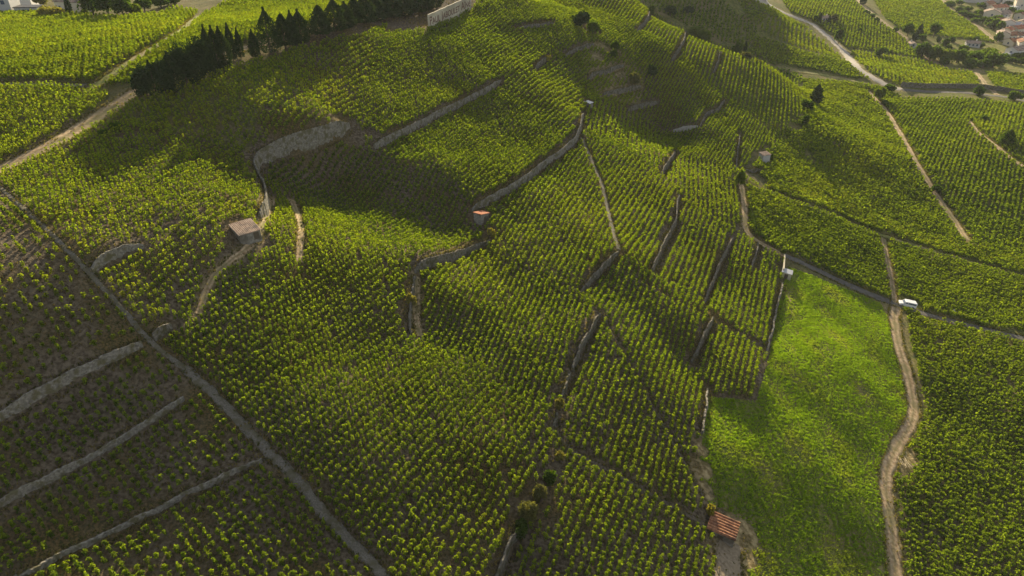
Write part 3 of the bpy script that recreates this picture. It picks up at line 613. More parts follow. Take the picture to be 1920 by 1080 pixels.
# unit templates (radius 1, height 1 are scaled per plant)
def unit(n, seed, size):
    return vine_template(n, 1.0, 1.0, seed, size=size)
def tmpl(n, seed, leaf, r, h):
    g = np.random.default_rng(seed); q, tp = vine_template(n, h, r, seed, size=leaf); return q / np.array([r, r, h]), tp
LODS = [(125, 78, .18), (190, 38, .24), (300, 20, .34), (1e9, 10, .55)]
near = []; BIG = {S: ([], []), T_: ([], [])}
allnear = []
for kind, P, sc, tn in ST:
    D = np.sqrt(P[:, 0] ** 2 + P[:, 1] ** 2 + (P[:, 2] - CAMZ) ** 2)
    if kind == S:
        v = -(P[:, 2] - CAMZ); depth = P[:, 1] * math.cos(PITCH) + v * math.sin(PITCH)
        px = 960 + FPX * P[:, 0] / depth; py = 540 - FPX * (P[:, 1] * math.sin(PITCH) - v * math.cos(PITCH)) / depth
        okk = (px > 8) & (px < 1912) & (py < 1070)
        for i in np.where(okk & (D < 125))[0]: allnear.append((D[i] / sc[i, 2], id(P), i))
allnear.sort(); chosen = {}
for _, a, i in allnear[:300]: chosen.setdefault(a, []).append(i)
near_list = []
for kind, P, sc, tn in ST:
    D = np.sqrt(P[:, 0] ** 2 + P[:, 1] ** 2 + (P[:, 2] - CAMZ) ** 2)
    free = np.ones(len(P), bool)
    for i in chosen.get(id(P), []): near_list.append((P[i], sc[i], tn[i])); free[i] = False
    lo = 0
    rr, hh = float(np.median(sc[:, 0])), float(np.median(sc[:, 2]))
    for li, (hi, nq, sz) in enumerate(LODS):
        m = free & (D >= lo) & (D < hi); lo = hi
        if not m.any(): continue
        big = 1.0 if kind == S else (1 + (rr - .34) * .9)
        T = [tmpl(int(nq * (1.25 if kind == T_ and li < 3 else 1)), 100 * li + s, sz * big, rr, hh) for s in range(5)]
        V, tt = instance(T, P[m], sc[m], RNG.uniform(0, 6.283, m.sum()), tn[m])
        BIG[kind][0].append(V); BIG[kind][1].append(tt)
nst = {}
for kind, nm, lab in ((S, 'grapevines', 'thousands of staked grapevines covering the terraced hillside'), (T_, 'vine_rows', 'dense rows of trellised vines covering the valley floor and the plateau')):
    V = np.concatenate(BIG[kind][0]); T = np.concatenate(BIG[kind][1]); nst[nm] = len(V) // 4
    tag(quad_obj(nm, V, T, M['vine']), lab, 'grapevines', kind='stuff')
print('LEAF QUADS', nst, 'plants', sum(len(p[1]) for p in ST), [len(p[1]) for p in ST])
# nearest vines, one object each (shared meshes)
VM = []
for s in range(10):
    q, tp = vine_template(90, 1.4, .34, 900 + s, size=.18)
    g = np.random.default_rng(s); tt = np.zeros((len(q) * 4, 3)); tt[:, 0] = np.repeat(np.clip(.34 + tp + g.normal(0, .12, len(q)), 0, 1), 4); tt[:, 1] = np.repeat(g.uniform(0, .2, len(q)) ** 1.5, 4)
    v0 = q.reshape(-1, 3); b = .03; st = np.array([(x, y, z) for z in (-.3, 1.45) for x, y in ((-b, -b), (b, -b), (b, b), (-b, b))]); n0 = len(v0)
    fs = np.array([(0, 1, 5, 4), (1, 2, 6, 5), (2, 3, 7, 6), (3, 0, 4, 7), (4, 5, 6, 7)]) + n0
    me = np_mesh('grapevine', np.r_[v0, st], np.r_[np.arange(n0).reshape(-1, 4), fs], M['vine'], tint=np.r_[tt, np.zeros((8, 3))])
    me.materials.append(M['bark']); me.polygons.foreach_set('material_index', np.r_[np.zeros(n0 // 4), np.ones(5)].astype(np.int32))
    VM.append(me)
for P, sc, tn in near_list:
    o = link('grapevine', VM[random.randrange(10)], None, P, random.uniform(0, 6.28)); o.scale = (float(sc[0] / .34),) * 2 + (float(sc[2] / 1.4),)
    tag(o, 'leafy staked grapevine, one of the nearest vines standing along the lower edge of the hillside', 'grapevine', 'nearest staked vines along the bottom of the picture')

# ---------------------------------------------------------------- meadow grass
lo, hi = MEADOW.min(0), MEADOW.max(0); n = int((hi - lo).prod() * 30)
X = RNG.uniform(lo[0], hi[0], n); Y = RNG.uniform(lo[1], hi[1], n); k = inside(MEADOW, X, Y); X, Y = X[k], Y[k]
U_ = X * .8 + Y * .6; V_ = (-X * .6 + Y * .8)                    # mown along one direction: streaky clumps
f = .6 * pn(U_ * .4, V_, .8, 3) + .4 * pn(X, Y, 7, 4) + .3 * pn(U_ * .3, V_, 2.0, 5); br = pn(X, Y, 12, 8)
k = RNG.uniform(size=len(X)) < .70 + .30 * f - .25 * (br > .9); X, Y, f, br = X[k], Y[k], f[k], br[k]
for L, w in TRK:
    q = line_dist(L[::3], X, Y)[0] > w / 2 + .1; X, Y, f, br = X[q], Y[q], f[q], br[q]
for cc, rr in CLW: q = np.hypot(X - cc[0], Y - cc[1]) > rr * .7; X, Y, f, br = X[q], Y[q], f[q], br[q]
def tuft(seed):
    g = np.random.default_rng(seed); Q = []
    for _ in range(6):
        a = g.uniform(0, 6.28); b = g.uniform(0, .22); c = np.array([math.cos(a) * b, math.sin(a) * b, 0]); a2 = g.uniform(0, 6.28); w = np.array([math.cos(a2), math.sin(a2), 0]) * .07
        l = g.uniform(.25, .5); lean = np.array([g.normal(0.12, .14), g.normal(-.10, .14), l]); Q.append([c - w, c + w, c + lean + w * .4, c + lean - w * .4])
    return np.array(Q), np.zeros(6)
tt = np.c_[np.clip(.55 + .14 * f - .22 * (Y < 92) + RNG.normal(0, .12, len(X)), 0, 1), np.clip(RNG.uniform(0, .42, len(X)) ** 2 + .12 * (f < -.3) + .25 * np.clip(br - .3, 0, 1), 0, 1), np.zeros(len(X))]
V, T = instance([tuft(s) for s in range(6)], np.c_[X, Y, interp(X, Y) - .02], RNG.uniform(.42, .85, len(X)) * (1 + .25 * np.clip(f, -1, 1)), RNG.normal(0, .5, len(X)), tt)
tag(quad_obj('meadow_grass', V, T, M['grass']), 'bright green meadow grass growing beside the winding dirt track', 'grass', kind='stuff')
# ---------------------------------------------------------------- weeds on verges, wall feet and between the vines
WX = []; WY = []; WK = []
for L, w in TRK:
    Lc = densify([tuple(v) for v in L], .25); d = np.gradient(Lc, axis=0); nn = np.c_[-d[:, 1], d[:, 0]]; nn /= np.linalg.norm(nn, axis=1)[:, None] + 1e-9
    for sg in (-1, 1):
        for rep in range(2 if w > 1.5 else 1):
            k = RNG.uniform(size=len(Lc)) < .6; o = sg * (w * .5 + RNG.normal(.12, .22, len(Lc))); q = Lc + nn * o[:, None]; WX.append(q[k, 0]); WY.append(q[k, 1]); WK.append(RNG.uniform(0, 1, k.sum()))
for L, h, reach, lab in WL:
    Lc = densify([tuple(v) for v in L], .25); d = np.gradient(Lc, axis=0); nn = np.c_[-d[:, 1], d[:, 0]]; nn /= np.linalg.norm(nn, axis=1)[:, None] + 1e-9
    for off, pr in ((.35, .6), (.7, .5), (-.95, .7), (-1.3, .4)):
        k = RNG.uniform(size=len(Lc)) < pr; q = Lc + nn * (off + RNG.normal(0, .15, len(Lc)))[:, None]; WX.append(q[k, 0]); WY.append(q[k, 1]); WK.append(RNG.uniform(0, 1, k.sum()))
n = 60000; x = RNG.uniform(-105, 75, n); y = RNG.uniform(45, 300, n)
f = np.sin(x / 6.3 + 1) * np.sin(y / 8.1) + np.sin(x / 15. + y / 12.)
k = (RNG.uniform(size=n) < .35 + .3 * f) & ~inside(MEADOW, x, y)
WX.append(x[k]); WY.append(y[k]); WK.append(RNG.uniform(.2, 1, k.sum()))
X = np.concatenate(WX); Y = np.concatenate(WY); K_ = np.concatenate(WK)
k = (np.hypot(X, Y) < 420) & (Y > 30); X, Y, K_ = X[k], Y[k], K_[k]
V, T = instance([tuft(40 + s) for s in range(6)], np.c_[X, Y, interp(X, Y) - .02], RNG.uniform(.5, 1.1, len(X)), RNG.uniform(0, 6.28, len(X)), np.c_[.2 + .5 * K_, np.where(K_ > .45, K_ * .8, .1), np.zeros(len(X))])
tag(quad_obj('weeds', V, T, M['weeds']), 'dry grass and weeds on the verges and along the walls', 'weeds', kind='stuff')
# ---------------------------------------------------------------- trees
def project(p):
    v = CAMZ - p[2]; depth = p[1] * math.cos(PITCH) + v * math.sin(PITCH)
    return 960 + FPX * p[0] / depth, 540 - FPX * (p[1] * math.sin(PITCH) - v * math.cos(PITCH)) / depth, depth
def height_to(p, top_py):
    lo, hi = 0.1, 60.
    for _ in range(30):
        m = (lo + hi) / 2
        if project((p[0], p[1], p[2] + m))[1] > top_py: lo = m
        else: hi = m
    return lo
def crown_cloud(kind, h, r, seed, nq, size):
    g = np.random.default_rng(seed)
    if kind == 'cypress':
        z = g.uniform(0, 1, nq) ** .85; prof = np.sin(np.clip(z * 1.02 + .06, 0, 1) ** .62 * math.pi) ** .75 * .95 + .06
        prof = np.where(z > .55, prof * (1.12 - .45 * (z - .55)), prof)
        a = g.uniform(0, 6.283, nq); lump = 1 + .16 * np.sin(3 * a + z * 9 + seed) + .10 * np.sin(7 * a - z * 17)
        rad = r * prof * lump * (g.uniform(.25, 1, nq) ** .4)
        C = np.c_[np.cos(a) * rad, np.sin(a) * rad, h * (.06 + .94 * z)]
        Q = leaf_quads(C, size, tilt=.1, aspect=.6, rng=g)
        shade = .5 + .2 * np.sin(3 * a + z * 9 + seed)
    elif kind == 'conifer':
        z = g.uniform(0, 1, nq) ** 1.1; prof = (1 - z ** 1.5) ** .8 * np.clip(z * 7 + .45, 0, 1) + .04
        a = g.uniform(0, 6.283, nq); lump = 1 + .25 * np.sin(4 * a + z * 14 + seed) + .18 * np.sin(9 * a - z * 23)
        rad = r * prof * lump * (g.uniform(.2, 1, nq) ** .4); C = np.c_[np.cos(a) * rad, np.sin(a) * rad, h * (.14 + .86 * z)]
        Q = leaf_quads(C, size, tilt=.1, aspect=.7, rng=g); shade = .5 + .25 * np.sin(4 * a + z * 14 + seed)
    else:
        nl = {'bush': 7, 'belt': 13}.get(kind, 12); cs = []
        
        for i in range(nl):
            d = g.normal(size=3); d /= np.linalg.norm(d); d[2] = abs(d[2]) * .9 - .25
            cs.append((d * np.array([r * .62, r * .62, h * .36]) + np.array([0, 0, h * (.44 if kind in ('bush', 'belt') else .52)]), g.uniform(.40, .60)))
        per = nq // nl; C = []; sh = []
        for c, s in cs:
            d = g.normal(size=(per, 3)); d /= np.linalg.norm(d, axis=1)[:, None]; q = g.uniform(.1, 1, per) ** .35
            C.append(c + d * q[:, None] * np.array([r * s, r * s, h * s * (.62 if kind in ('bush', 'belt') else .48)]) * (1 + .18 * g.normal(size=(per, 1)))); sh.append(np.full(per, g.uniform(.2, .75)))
        C = np.concatenate(C); shade = np.concatenate(sh); k = C[:, 2] > .05; C = C[k]; shade = shade[k]
        Q = leaf_quads(C, size, tilt=.3, rng=g)
    return Q, shade
def tree(px, py, top, wpx, kind, label, cat='tree', mat='tree', group=None, yellow=0., light=0., name=None):
    p = at(px, py); h = height_to(p, top); dep = project(p)[2]; r = wpx / 2 * dep / FPX
    seed = int(px * 7 + py * 13) % 99991
    mpp = dep / 691.0                              # metres per pixel of the 1024 wide picture
    size = max(.16, mpp * 1.7) if kind in ('bush', 'tree', 'belt') else max(.2, mpp * 1.5)
    area = 4 * r * h
    nq = int(np.clip(area / (size * size) * 8, 120, 3200))
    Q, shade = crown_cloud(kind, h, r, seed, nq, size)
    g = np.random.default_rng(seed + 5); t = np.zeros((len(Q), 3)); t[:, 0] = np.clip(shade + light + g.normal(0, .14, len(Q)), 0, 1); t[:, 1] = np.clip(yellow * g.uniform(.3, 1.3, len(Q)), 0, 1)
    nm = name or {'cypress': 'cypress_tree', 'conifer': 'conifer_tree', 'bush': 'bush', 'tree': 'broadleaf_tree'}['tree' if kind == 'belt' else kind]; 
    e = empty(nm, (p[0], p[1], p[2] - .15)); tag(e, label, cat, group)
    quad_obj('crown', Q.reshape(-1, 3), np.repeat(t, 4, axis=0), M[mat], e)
    mb = MB(); tr = max(.07, r * .1)
    if kind == 'bush':
        for k in range(4):
            a = k * 1.57 + seed; mb.cyl((0, 0, 0), (math.cos(a) * r * .4, math.sin(a) * r * .4, h * .5), tr * .6, tr * .2, 5)
    else:
        mb.cyl((0, 0, -.3), (0, 0, h * (.45 if kind == 'tree' else .7)), tr, tr * .6, 7)
        if kind == 'tree':
            for k in range(5):
                a = k * 1.26 + seed; mb.cyl((0, 0, h * .3), (math.cos(a) * r * .5, math.sin(a) * r * .5, h * (.6 + .05 * k)), tr * .55, tr * .15, 5)
    mb.build('trunk' if kind != 'bush' else 'stems', M['bark'], e)
    return e
ORD = ['first','second','third','fourth','fifth','sixth','seventh','eighth','ninth','tenth','eleventh','twelfth','thirteenth','fourteenth','fifteenth','sixteenth','seventeenth','eighteenth','nineteenth','twentieth','twenty-first','twenty-second','twenty-third','twenty-fourth','twenty-fifth','twenty-sixth','twenty-seventh','twenty-eighth','twenty-ninth','thirtieth']
ROW = [(276,178,120,30,1),(294,177,113,30,1),(312,176,104,30,1),(330,170,98,34,1),(352,160,78,36,1),(368,154,84,28,1),(384,146,64,36,1),(400,139,49,24,0),(412,131,50,28,0),(424,127,52,32,0),(438,112,46,19,0),(453,107,55,14,0),
 (480,106,58,20,0),(508,100,13,32,1),(536,90,24,30,1),(552,84,22,24,0),(566,80,17,28,1),(603,68,8,34,1),(630,58,-3,34,1),(650,52,3,28,1),(668,46,-6,30,1),(686,42,-10,32,1),(704,39,-12,30,1),(720,36,-14,30,1),(738,32,-16,32,1),(756,29,-18,32,1),(774,26,-20,30,1),(792,20,-22,32,1),(812,12,-26,32,1)]
ROW = [(a, b, c_ - (4 if not k else 2), w_, k) for a, b, c_, w_, k in ROW]
for i, (x, y, t, w, c) in enumerate(ROW):
    slim = 'slender pointed' if not c else 'broad dark bushy'
    tree(x, y + 2, t + (0 if not c else 2 * (i % 3) - 1), w * (1.0 if not c else 1.25), (('belt', 'cypress')[i % 2] if i < 7 else ('cypress', 'cypress', 'conifer')[i % 3]) if c else 'cypress', f'{slim} evergreen, {ORD[i]} from the left in the dark tree row above the slope', 'evergreen tree', 'cypress', 'row of dark evergreens along the hilltop track', name='evergreen_tree')
TREES = [
 (1090,53,20,32,'tree','largest dark round tree on the hill near the top edge','cypress',0,0),
 (1112,64,38,24,'tree','green topped tree just right of and below the largest dark round tree','tree',.1,.1),
 (1153,93,74,14,'bush','small dark tree left of the yellow green vines on the upper slope','tree',0,-.1),
 (1186,162,134,24,'tree','olive brown round tree standing in the shaded hollow','scrub',.05,.0),
 (1220,143,119,20,'tree','dark tree between the olive round tree and the ridge vines','cypress',0,.1),
 (1222,26,8,14,'bush','small round green bush on the hill crest at the top','tree',.1,.2),
 (1303,72,49,30,'tree','left half of the green tree clump just behind the ridge','tree',.15,.35),
 (1322,80,55,28,'tree','right half of the green tree clump just behind the ridge','tree',.15,.3),
 (1382,104,78,20,'tree','rounded tree behind the ridge beside a thin black cypress','tree',.1,.2),
 (1395,104,77,6,'cypress','thin black cypress behind the ridge touching the rounded tree','cypress',0,0),
 (1397,112,97,22,'bush','grey green shrub behind the ridge below the thin cypress','scrub',0,.1),
 (1421,120,111,15,'bush','smaller grey shrub at the ridge line right of the thin cypress','scrub',0,.1),
 (1257,26,10,26,'bush','dark shrub in the shaded slope behind the ridge','cypress',0,.3),
 (1290,24,12,24,'bush','second dark shrub in the shaded slope behind the ridge, right of the first','cypress',0,.2),
 (1528,196,158,23,'conifer','solitary dark oval tree with long shadow above the sandy clearing','cypress',0,.1),
 (1511,206,184,22,'bush','dark bush leaning against the solitary oval tree','tree',0,-.2),
 (1509,236,214,16,'bush','dark bush by the sandy scar on the ridge end','tree',0,-.1),
 (1649,189,163,25,'tree','bright round tree at the road junction','tree',.2,.3),
 (1667,172,157,22,'bush','dark flat bush beside the bright round tree at the road junction','tree',0,-.2),
 (1658,197,187,11,'bush','tiny bush under the bright round tree at the road junction','tree',0,0),
 (1834,178,160,20,'bush','dark bush at the roadside wall where a path meets the road','tree',0,-.1),
 (1902,188,170,26,'bush','wide bush on the roadside wall at the right edge','tree',.05,0),
 (1886,272,243,28,'conifer','dark bushy tree beside the path at the right edge','tree',0,0),
 (1842,226,214,16,'bush','low dark bush alone in the vines below the road wall','tree',0,-.1),
 (1571,82,52,16,'tree','dark tree casting a long shadow beside the pale road','tree',0,-.1),
 (1651,107,87,23,'tree','round tree on the hedge line between two valley parcels','tree',.1,.1),
 (1668,100,93,7,'bush','tiny round bush right of the hedge line tree','tree',0,0),
 (1536,43,24,6,'cypress','taller black cypress beside the small roadside building','cypress',0,0),
 (1553,45,28,5,'cypress','shorter black cypress right of the small roadside building','cypress',0,0),
 (1529,39,28,9,'bush','little round tree left of the small roadside building','tree',0,-.1),
 (1562,40,26,14,'bush','grey leafless looking shrub right of the two small cypresses','scrub',0,.1),
 (1613,60,52,9,'bush','lone little tree in the middle of the far valley field','tree',0,-.1),
 (1617,8,-10,12,'cypress','dark tree cut by the top edge beside the country lane','cypress',0,.1),
 (1624,27,18,12,'bush','first bush along the country lane from the top','tree',0,0),
 (1634,34,25,12,'bush','second bush along the country lane from the top','tree',0,0),
 (1643,41,32,10,'bush','third bush along the country lane from the top','tree',0,0),
 (1680,60,50,12,'bush','low verge bush between the lane and the round valley tree','tree',0,0),
 (1701,67,42,21,'tree','round dark tree at the bend of the country lane','tree',0,-.05),
 (1723,66,45,11,'conifer','tall narrow dark tree right of the lane bend tree','cypress',0,.2),
 (1714,78,62,10,'bush','dark low tree under the tall narrow tree','cypress',0,.2),
 (1727,77,61,14,'bush','green low tree under the tall narrow tree','tree',0,0),
 (1750,70,42,21,'tree','large airy tree standing alone above the tree belt','tree',0,-.05),
 (1757,78,68,12,'bush','small bush at the foot of the large airy tree','tree',0,-.1),
 (1772,87,72,14,'bush','dark bush left of the stone cottage','tree',0,-.15),
 (1784,78,68,12,'bush','dark bush at the hedge above the stone cottage','tree',0,-.1),
 (1779,92,82,12,'bush','bush below the stone cottage garden','tree',0,0),
 (1829,77,68,11,'bush','dark round bush touching the stone cottage roof','tree',0,-.15),
 (1838,89,79,12,'bush','bush at the right end of the stone cottage','tree',0,0),
]
belt = [(1728,107,77,26,0,0),(1752,113,84,30,.05,.1),(1774,117,91,24,.3,.4),(1793,118,88,22,.0,.1),(1768,121,106,16,0,-.1),(1812,110,92,22,.1,.2),(1826,116,94,24,.0,0),(1817,127,108,24,0,.15),(1844,112,90,24,.15,.2),(1861,126,96,30,.05,.1),(1842,128,110,24,0,0),(1856,103,88,18,.2,.3),(1880,114,99,15,0,0),(1897,118,106,14,0,.1),(1914,122,108,16,.0,-.1),(1806,95,84,14,.1,.2)]
belt.sort()
for i, b in enumerate(belt):
    TREES.append((b[0], b[1], b[2], b[3] * 1.2, 'belt', f'{"yellow green" if b[4] > .2 else "leafy green"} tree, {ORD[i]} from the left in the dense belt near the village', 'tree', b[4], b[5]))
garden = [(1781,12,1),(1797,22,12),(1806,30,20),(1816,33,23),(1827,34,25),(1797,8,0),(1815,20,11),(1834,26,17),(1838,14,5),(1848,30,22),(1851,46,30),(1863,55,33),(1874,60,38),(1856,52,40),(1868,40,28),(1880,30,22),(1893,22,13),(1912,29,19),(1909,46,37),(1911,70,60),(1899,74,65),(1890,58,50),(1869,78,60),(1900,100,92),(1918,108,98),(1845,40,31),(1828,42,33),(1890,10,2),(1906,108,99)]
garden.sort()
for i, (x, y, t) in enumerate(garden):
    TREES.append((x, y, t, 15 if i % 3 else 20, 'tree' if i % 2 else 'bush', f'dark garden tree among village houses, {ORD[i]} from the left', 'tree', .03, -.1 + .1 * (i % 3)))
tl = [(78,14,-14,26,'tree','olive tinted tree rising behind the white house','scrub',.1,.1),(97,33,7,42,'bush','pale yellow feathery shrub in front of the white house','scrub',.45,.6),(133,30,-12,11,'cypress','dark narrow cypress in front of the beige house','cypress',0,0),
 (176,28,-20,38,'tree','big dark tree right of the beige house','tree',0,-.15),(205,30,-20,38,'tree','big dark tree behind the leaning pole','tree',0,-.15),(232,31,-16,34,'tree','third big dark tree of the garden at top left','tree',0,-.1),(253,28,5,28,'bush','bright green bush at the edge of the plateau vineyard','tree',.25,.4),(272,22,-10,28,'tree','fourth big garden tree, at the end of the dark trees top left','tree',0,-.05),
 (302,14,-10,30,'tree','fifth garden tree by the top edge left of centre','tree',.0,0),(330,8,-12,28,'bush','low bright garden bush at the top edge','tree',.2,.3),(160,27,14,14,'bush','small green bush beside the beige house wall','tree',.15,.1),(12,-2,-20,20,'tree','tree top above the grey house corner','tree',0,0)]
TREES += [(a, b, c, d, k, l, m_, yl, lt) for a, b, c, d, k, l, m_, yl, lt in tl]
TREES += [
 (772,573,546,17,'bush','yellow green bush on the dirt bank in the middle of the hill','scrub',.55,.5),(921,442,425,16,'bush','yellow green bush below the orange roofed hut','scrub',.55,.5),
 (1385,352,318,19,'bush','bright green rounded bush at the top of the field path','tree',.3,.45),(1027,112,101,13,'bush','yellow shrub on the grey wall slab among straight rows','scrub',.9,.5),
 (1050,768,742,17,'bush','yellowing shrub under the broken stone wall','scrub',.4,.3),(478,432,412,13,'bush','yellow bush against the door side of the tiled hut','scrub',.9,.6),
 (992,975,938,34,'bush','dry straw coloured bush, largest in the bottom gully','scrub',.12,.3),(1014,940,908,28,'bush','dry bush just above the largest gully bush','scrub',.1,.2),(1030,905,880,24,'bush','dark green bush in the upper gully','tree',0,-.1),(975,1000,972,28,'bush','dark bush at the lower end of the gully','tree',0,-.15),(1048,862,842,18,'bush','blond grassy bush at the head of the gully','scrub',.4,.7),
 (1332,962,946,20,'bush','golden grass clump at the upper corner of the striped roof shed','scrub',.8,.5),(218,242,226,22,'bush','dark bush below the dirt track, nearest the tree row','tree',0,-.1),(196,256,240,20,'bush','dark bush below the dirt track, left of its neighbour','tree',0,-.1),
 (1468,476,464,10,'bush','small bush behind the grey roofed shed','tree',.2,.1),(1443,298,284,12,'bush','green bush on the right side of the small pale fronted hut','tree',.1,.1),(1755,360,345,18,'bush','dark hedge bush crossing the sandy valley track','tree',0,-.1),(1150,108,90,14,'bush','dim bush in the hollow under the upper slope','tree',.1,0),
]
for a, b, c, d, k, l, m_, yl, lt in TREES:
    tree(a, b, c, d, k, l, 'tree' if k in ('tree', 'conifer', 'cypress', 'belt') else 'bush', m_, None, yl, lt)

# ---------------------------------------------------------------- buildings
def bearing(p, q):
    a = at(*p); b = at(*q); return math.atan2(b[1] - a[1], b[0] - a[0])
def tile_roof(mb, x0, x1, y0, y1, z0, z1, pitch=.30, thick=.09):
    """rows of half round tiles running from (x0,z0) down to (x1,z1)"""
    n = max(3, int(round((y1 - y0) / pitch))); w = (y1 - y0) / n; prof = []
    for k in range(n):
        for j in range(4):
            t = j / 4; prof.append((y0 + (k + t) * w, thick * math.sin(math.pi * t)))
    prof.append((y1, 0)); m = len(prof)
    nn = 5; V = []
    for i in range(nn + 1):
        f = i / nn
        for y, dz in prof: V.append((x0 + (x1 - x0) * f, y, z0 + (z1 - z0) * f + dz + (.012 if i % 2 else 0)))
    V += [(v[0], v[1], v[2] - .14 - (0 if 1 else 0)) for v in V[:]]
    o = (nn + 1) * m; Fc = []
    for i in range(nn):
        for j in range(m - 1):
            a = i * m + j; Fc.append((a, a + 1, a + m + 1, a + m)); Fc.append((o + a, o + a + m, o + a + m + 1, o + a + 1))
    for j in range(m - 1):
        Fc.append((j, o + j, o + j + 1, j + 1)); a = nn * m + j; Fc.append((a, a + 1, o + a + 1, o + a))
    for i in range(nn):
        a = i * m; Fc.append((a, a + m, o + a + m, o + a)); a = i * m + m - 1; Fc.append((a, o + a, o + a + m, a + m))
    mb.add(V, Fc)
def hut(px, py, rot, w, d, hf, hb, wallm, roofm, label, door='x', over=.2, cat='hut', name='hut'):
    """lean-to hut; local x = down-slope direction of the roof"""
    p = at(px, py); e = empty(name, (p[0], p[1], p[2] - .25), rot); tag(e, label, cat, None)
    mb = MB(); mb.prism([(-w/2, -.6), (w/2, -.6), (w/2, hf), (-w/2, hb)], -d/2, d/2); wall = mb.build('walls', wallm, e)
    r = MB(); s = (hf - hb) / w
    if roofm is M['metal']:
        r.prism([(-w/2-over, hb - s*over + .02), (w/2+over, hf + s*over + .02), (w/2+over, hf + s*over + .10), (-w/2-over, hb - s*over + .10)], -d/2-over, d/2+over)
    else: tile_roof(r, -w/2-over, w/2+over, -d/2-over, d/2+over, hb - s*over + .16, hf + s*over + .16, *((.56, .2) if roofm is M['tile'] else (.34, .06)))
    r.build('roof', roofm, e)
    dm = MB()
    if door == 'x': dm.box(w/2 - .02, w/2 + .03, d/2 - 1.35, d/2 - .35, 0, min(1.9, hf - .15))
    elif door == 'y': dm.box(-.5, .4, -d/2 - .03, -d/2 + .02, 0, min(1.9, hf - .2))
    if dm.v: dm.build('door', M['door'], e)
    return e, p
hut(462, 441, R(-50), 4.5, 3.9, 1.6, 2.0, M['stonegrey'], M['tantile'], 'stone hut with weathered tan tiled roof at the foot of the tall curved wall', 'x')
b2 = bearing((886,404), (912,392))
hut(903, 413, R(58), 3.5, 2.1, 1.7, 2.7, M['stonegrey'], M['orange'], 'small stone hut with bright orange tiled roof at the end of the long wall', 'y')
b3 = bearing((1337,962), (1380,985))
hut(1354, 997, R(-27), 4.3, 3.6, 1.5, 1.9, M['stonegrey'], M['tile'], 'shed with striped red brown ridged roof at the bottom beside the green meadow', 'y')
e4, p4 = hut(1474, 519, R(-25), 2.4, 2.1, 1.8, 2.1, M['board'], M['metal'], 'small shed with flat pale grey sheet roof at the top corner of the meadow', 'y')
w4 = world_line([(1467, 516), (1470, 484)], .5, 1); z4 = [interp(*q) for q in w4]
mb = MB(); a, b = w4[0], w4[-1]; dd = (b - a) / np.linalg.norm(b - a); nn_ = np.array([-dd[1], dd[0]]) * .18
zb = float(min(z4)) - .5; zt = float(max(z4)) + 1.3
mb.add([(*(a - nn_), zb), (*(a + nn_), zb), (*(b + nn_), zb), (*(b - nn_), zb), (*(a - nn_), zt), (*(a + nn_), zt), (*(b + nn_), zt), (*(b - nn_), zt)], [(0,3,2,1),(4,5,6,7),(0,1,5,4),(1,2,6,5),(2,3,7,6),(3,0,4,7)])
tag(mb.build('garden_wall', M['board'], None, .03), 'short cream rendered wall running up from the grey roofed shed', 'wall')
hut(1432, 301, R(-70), 2.4, 3.0, 2.6, 2.9, M['grey'], M['tantile'], 'tiny hut with pale front and tan tiles above the bare earth yard', 'none')
hut(1104, 199, R(-40), 2.0, 1.8, 1.5, 1.7, M['stonegrey'], M['metal'], 'tiny box hut with pale blue roof at the upper end of the long wall', 'none')

def house(px, py, rot, w, d, h, wallm, roofm, label, rise=None, wins=(), flat=False, chimney=True, cat='house', sink=1.0):
    p = at(px, py); e = empty('house', (p[0], p[1], p[2]), rot); tag(e, label, cat, None); rise = rise if rise is not None else d * .2
    mb = MB()
    if flat: mb.box(-w/2, w/2, -d/2, d/2, -sink, h)
    else:
        mb.add([(-w/2,-d/2,-sink),(w/2,-d/2,-sink),(w/2,d/2,-sink),(-w/2,d/2,-sink),(-w/2,-d/2,h),(w/2,-d/2,h),(w/2,d/2,h),(-w/2,d/2,h),(-w/2,0,h+rise),(w/2,0,h+rise)],
               [(0,3,2,1),(0,1,5,4),(2,3,7,6),(1,2,6,9,5),(3,0,4,8,7),(4,5,9,8),(6,7,8,9)])
    mb.build('walls', wallm, e)
    r = MB()
    if flat: r.box(-w/2-.2, w/2+.2, -d/2-.2, d/2+.2, h+.005, h+.3); rf = r.build('roof', roofm, e)
    else:
        o = .4; k = rise / (d/2); zz = h - k * o
        for sg in (-1, 1):
            r.add([(-w/2-o, sg*(d/2+o), zz+.02), (w/2+o, sg*(d/2+o), zz+.02), (w/2+o, 0, h+rise+.02), (-w/2-o, 0, h+rise+.02),
                   (-w/2-o, sg*(d/2+o), zz+.22), (w/2+o, sg*(d/2+o), zz+.22), (w/2+o, 0, h+rise+.22), (-w/2-o, 0, h+rise+.22)],
                  [(0,1,2,3),(7,6,5,4),(0,4,5,1),(1,5,6,2),(3,7,4,0)])
        rf = r.build('roof', roofm, e)
        if chimney: MB().box(w*.2, w*.2+.7, d*.1, d*.1+.7, h+rise*.5, h+rise+1.0).build('chimney', wallm, rf)
    for face, u, z, ww, hh in wins:            # face f = front (-y), l/r = ends
        m2 = MB(); t = .05
        if face == 'f': m2.box(u-ww/2, u+ww/2, -d/2-t, -d/2+.02, z, z+hh)
        elif face == 'r': m2.box(w/2-.02, w/2+t, u-ww/2, u+ww/2, z, z+hh)
        else: m2.box(-w/2-t, -w/2+.02, u-ww/2, u+ww/2, z, z+hh)
        m2.build('window' if hh < 1.9 else 'door', M['glass'] if hh < 1.9 else M['door'], e)
    return e
house(6, 27, R(8), 11, 8, 7.2, M['grey'], M['tantile'], 'grey rendered house cut by the top left corner', wins=(('f',-3,4.3,1.1,1.3),('f',3.2,4.2,1.3,1.4),('f',0,1.2,1,1.3)))
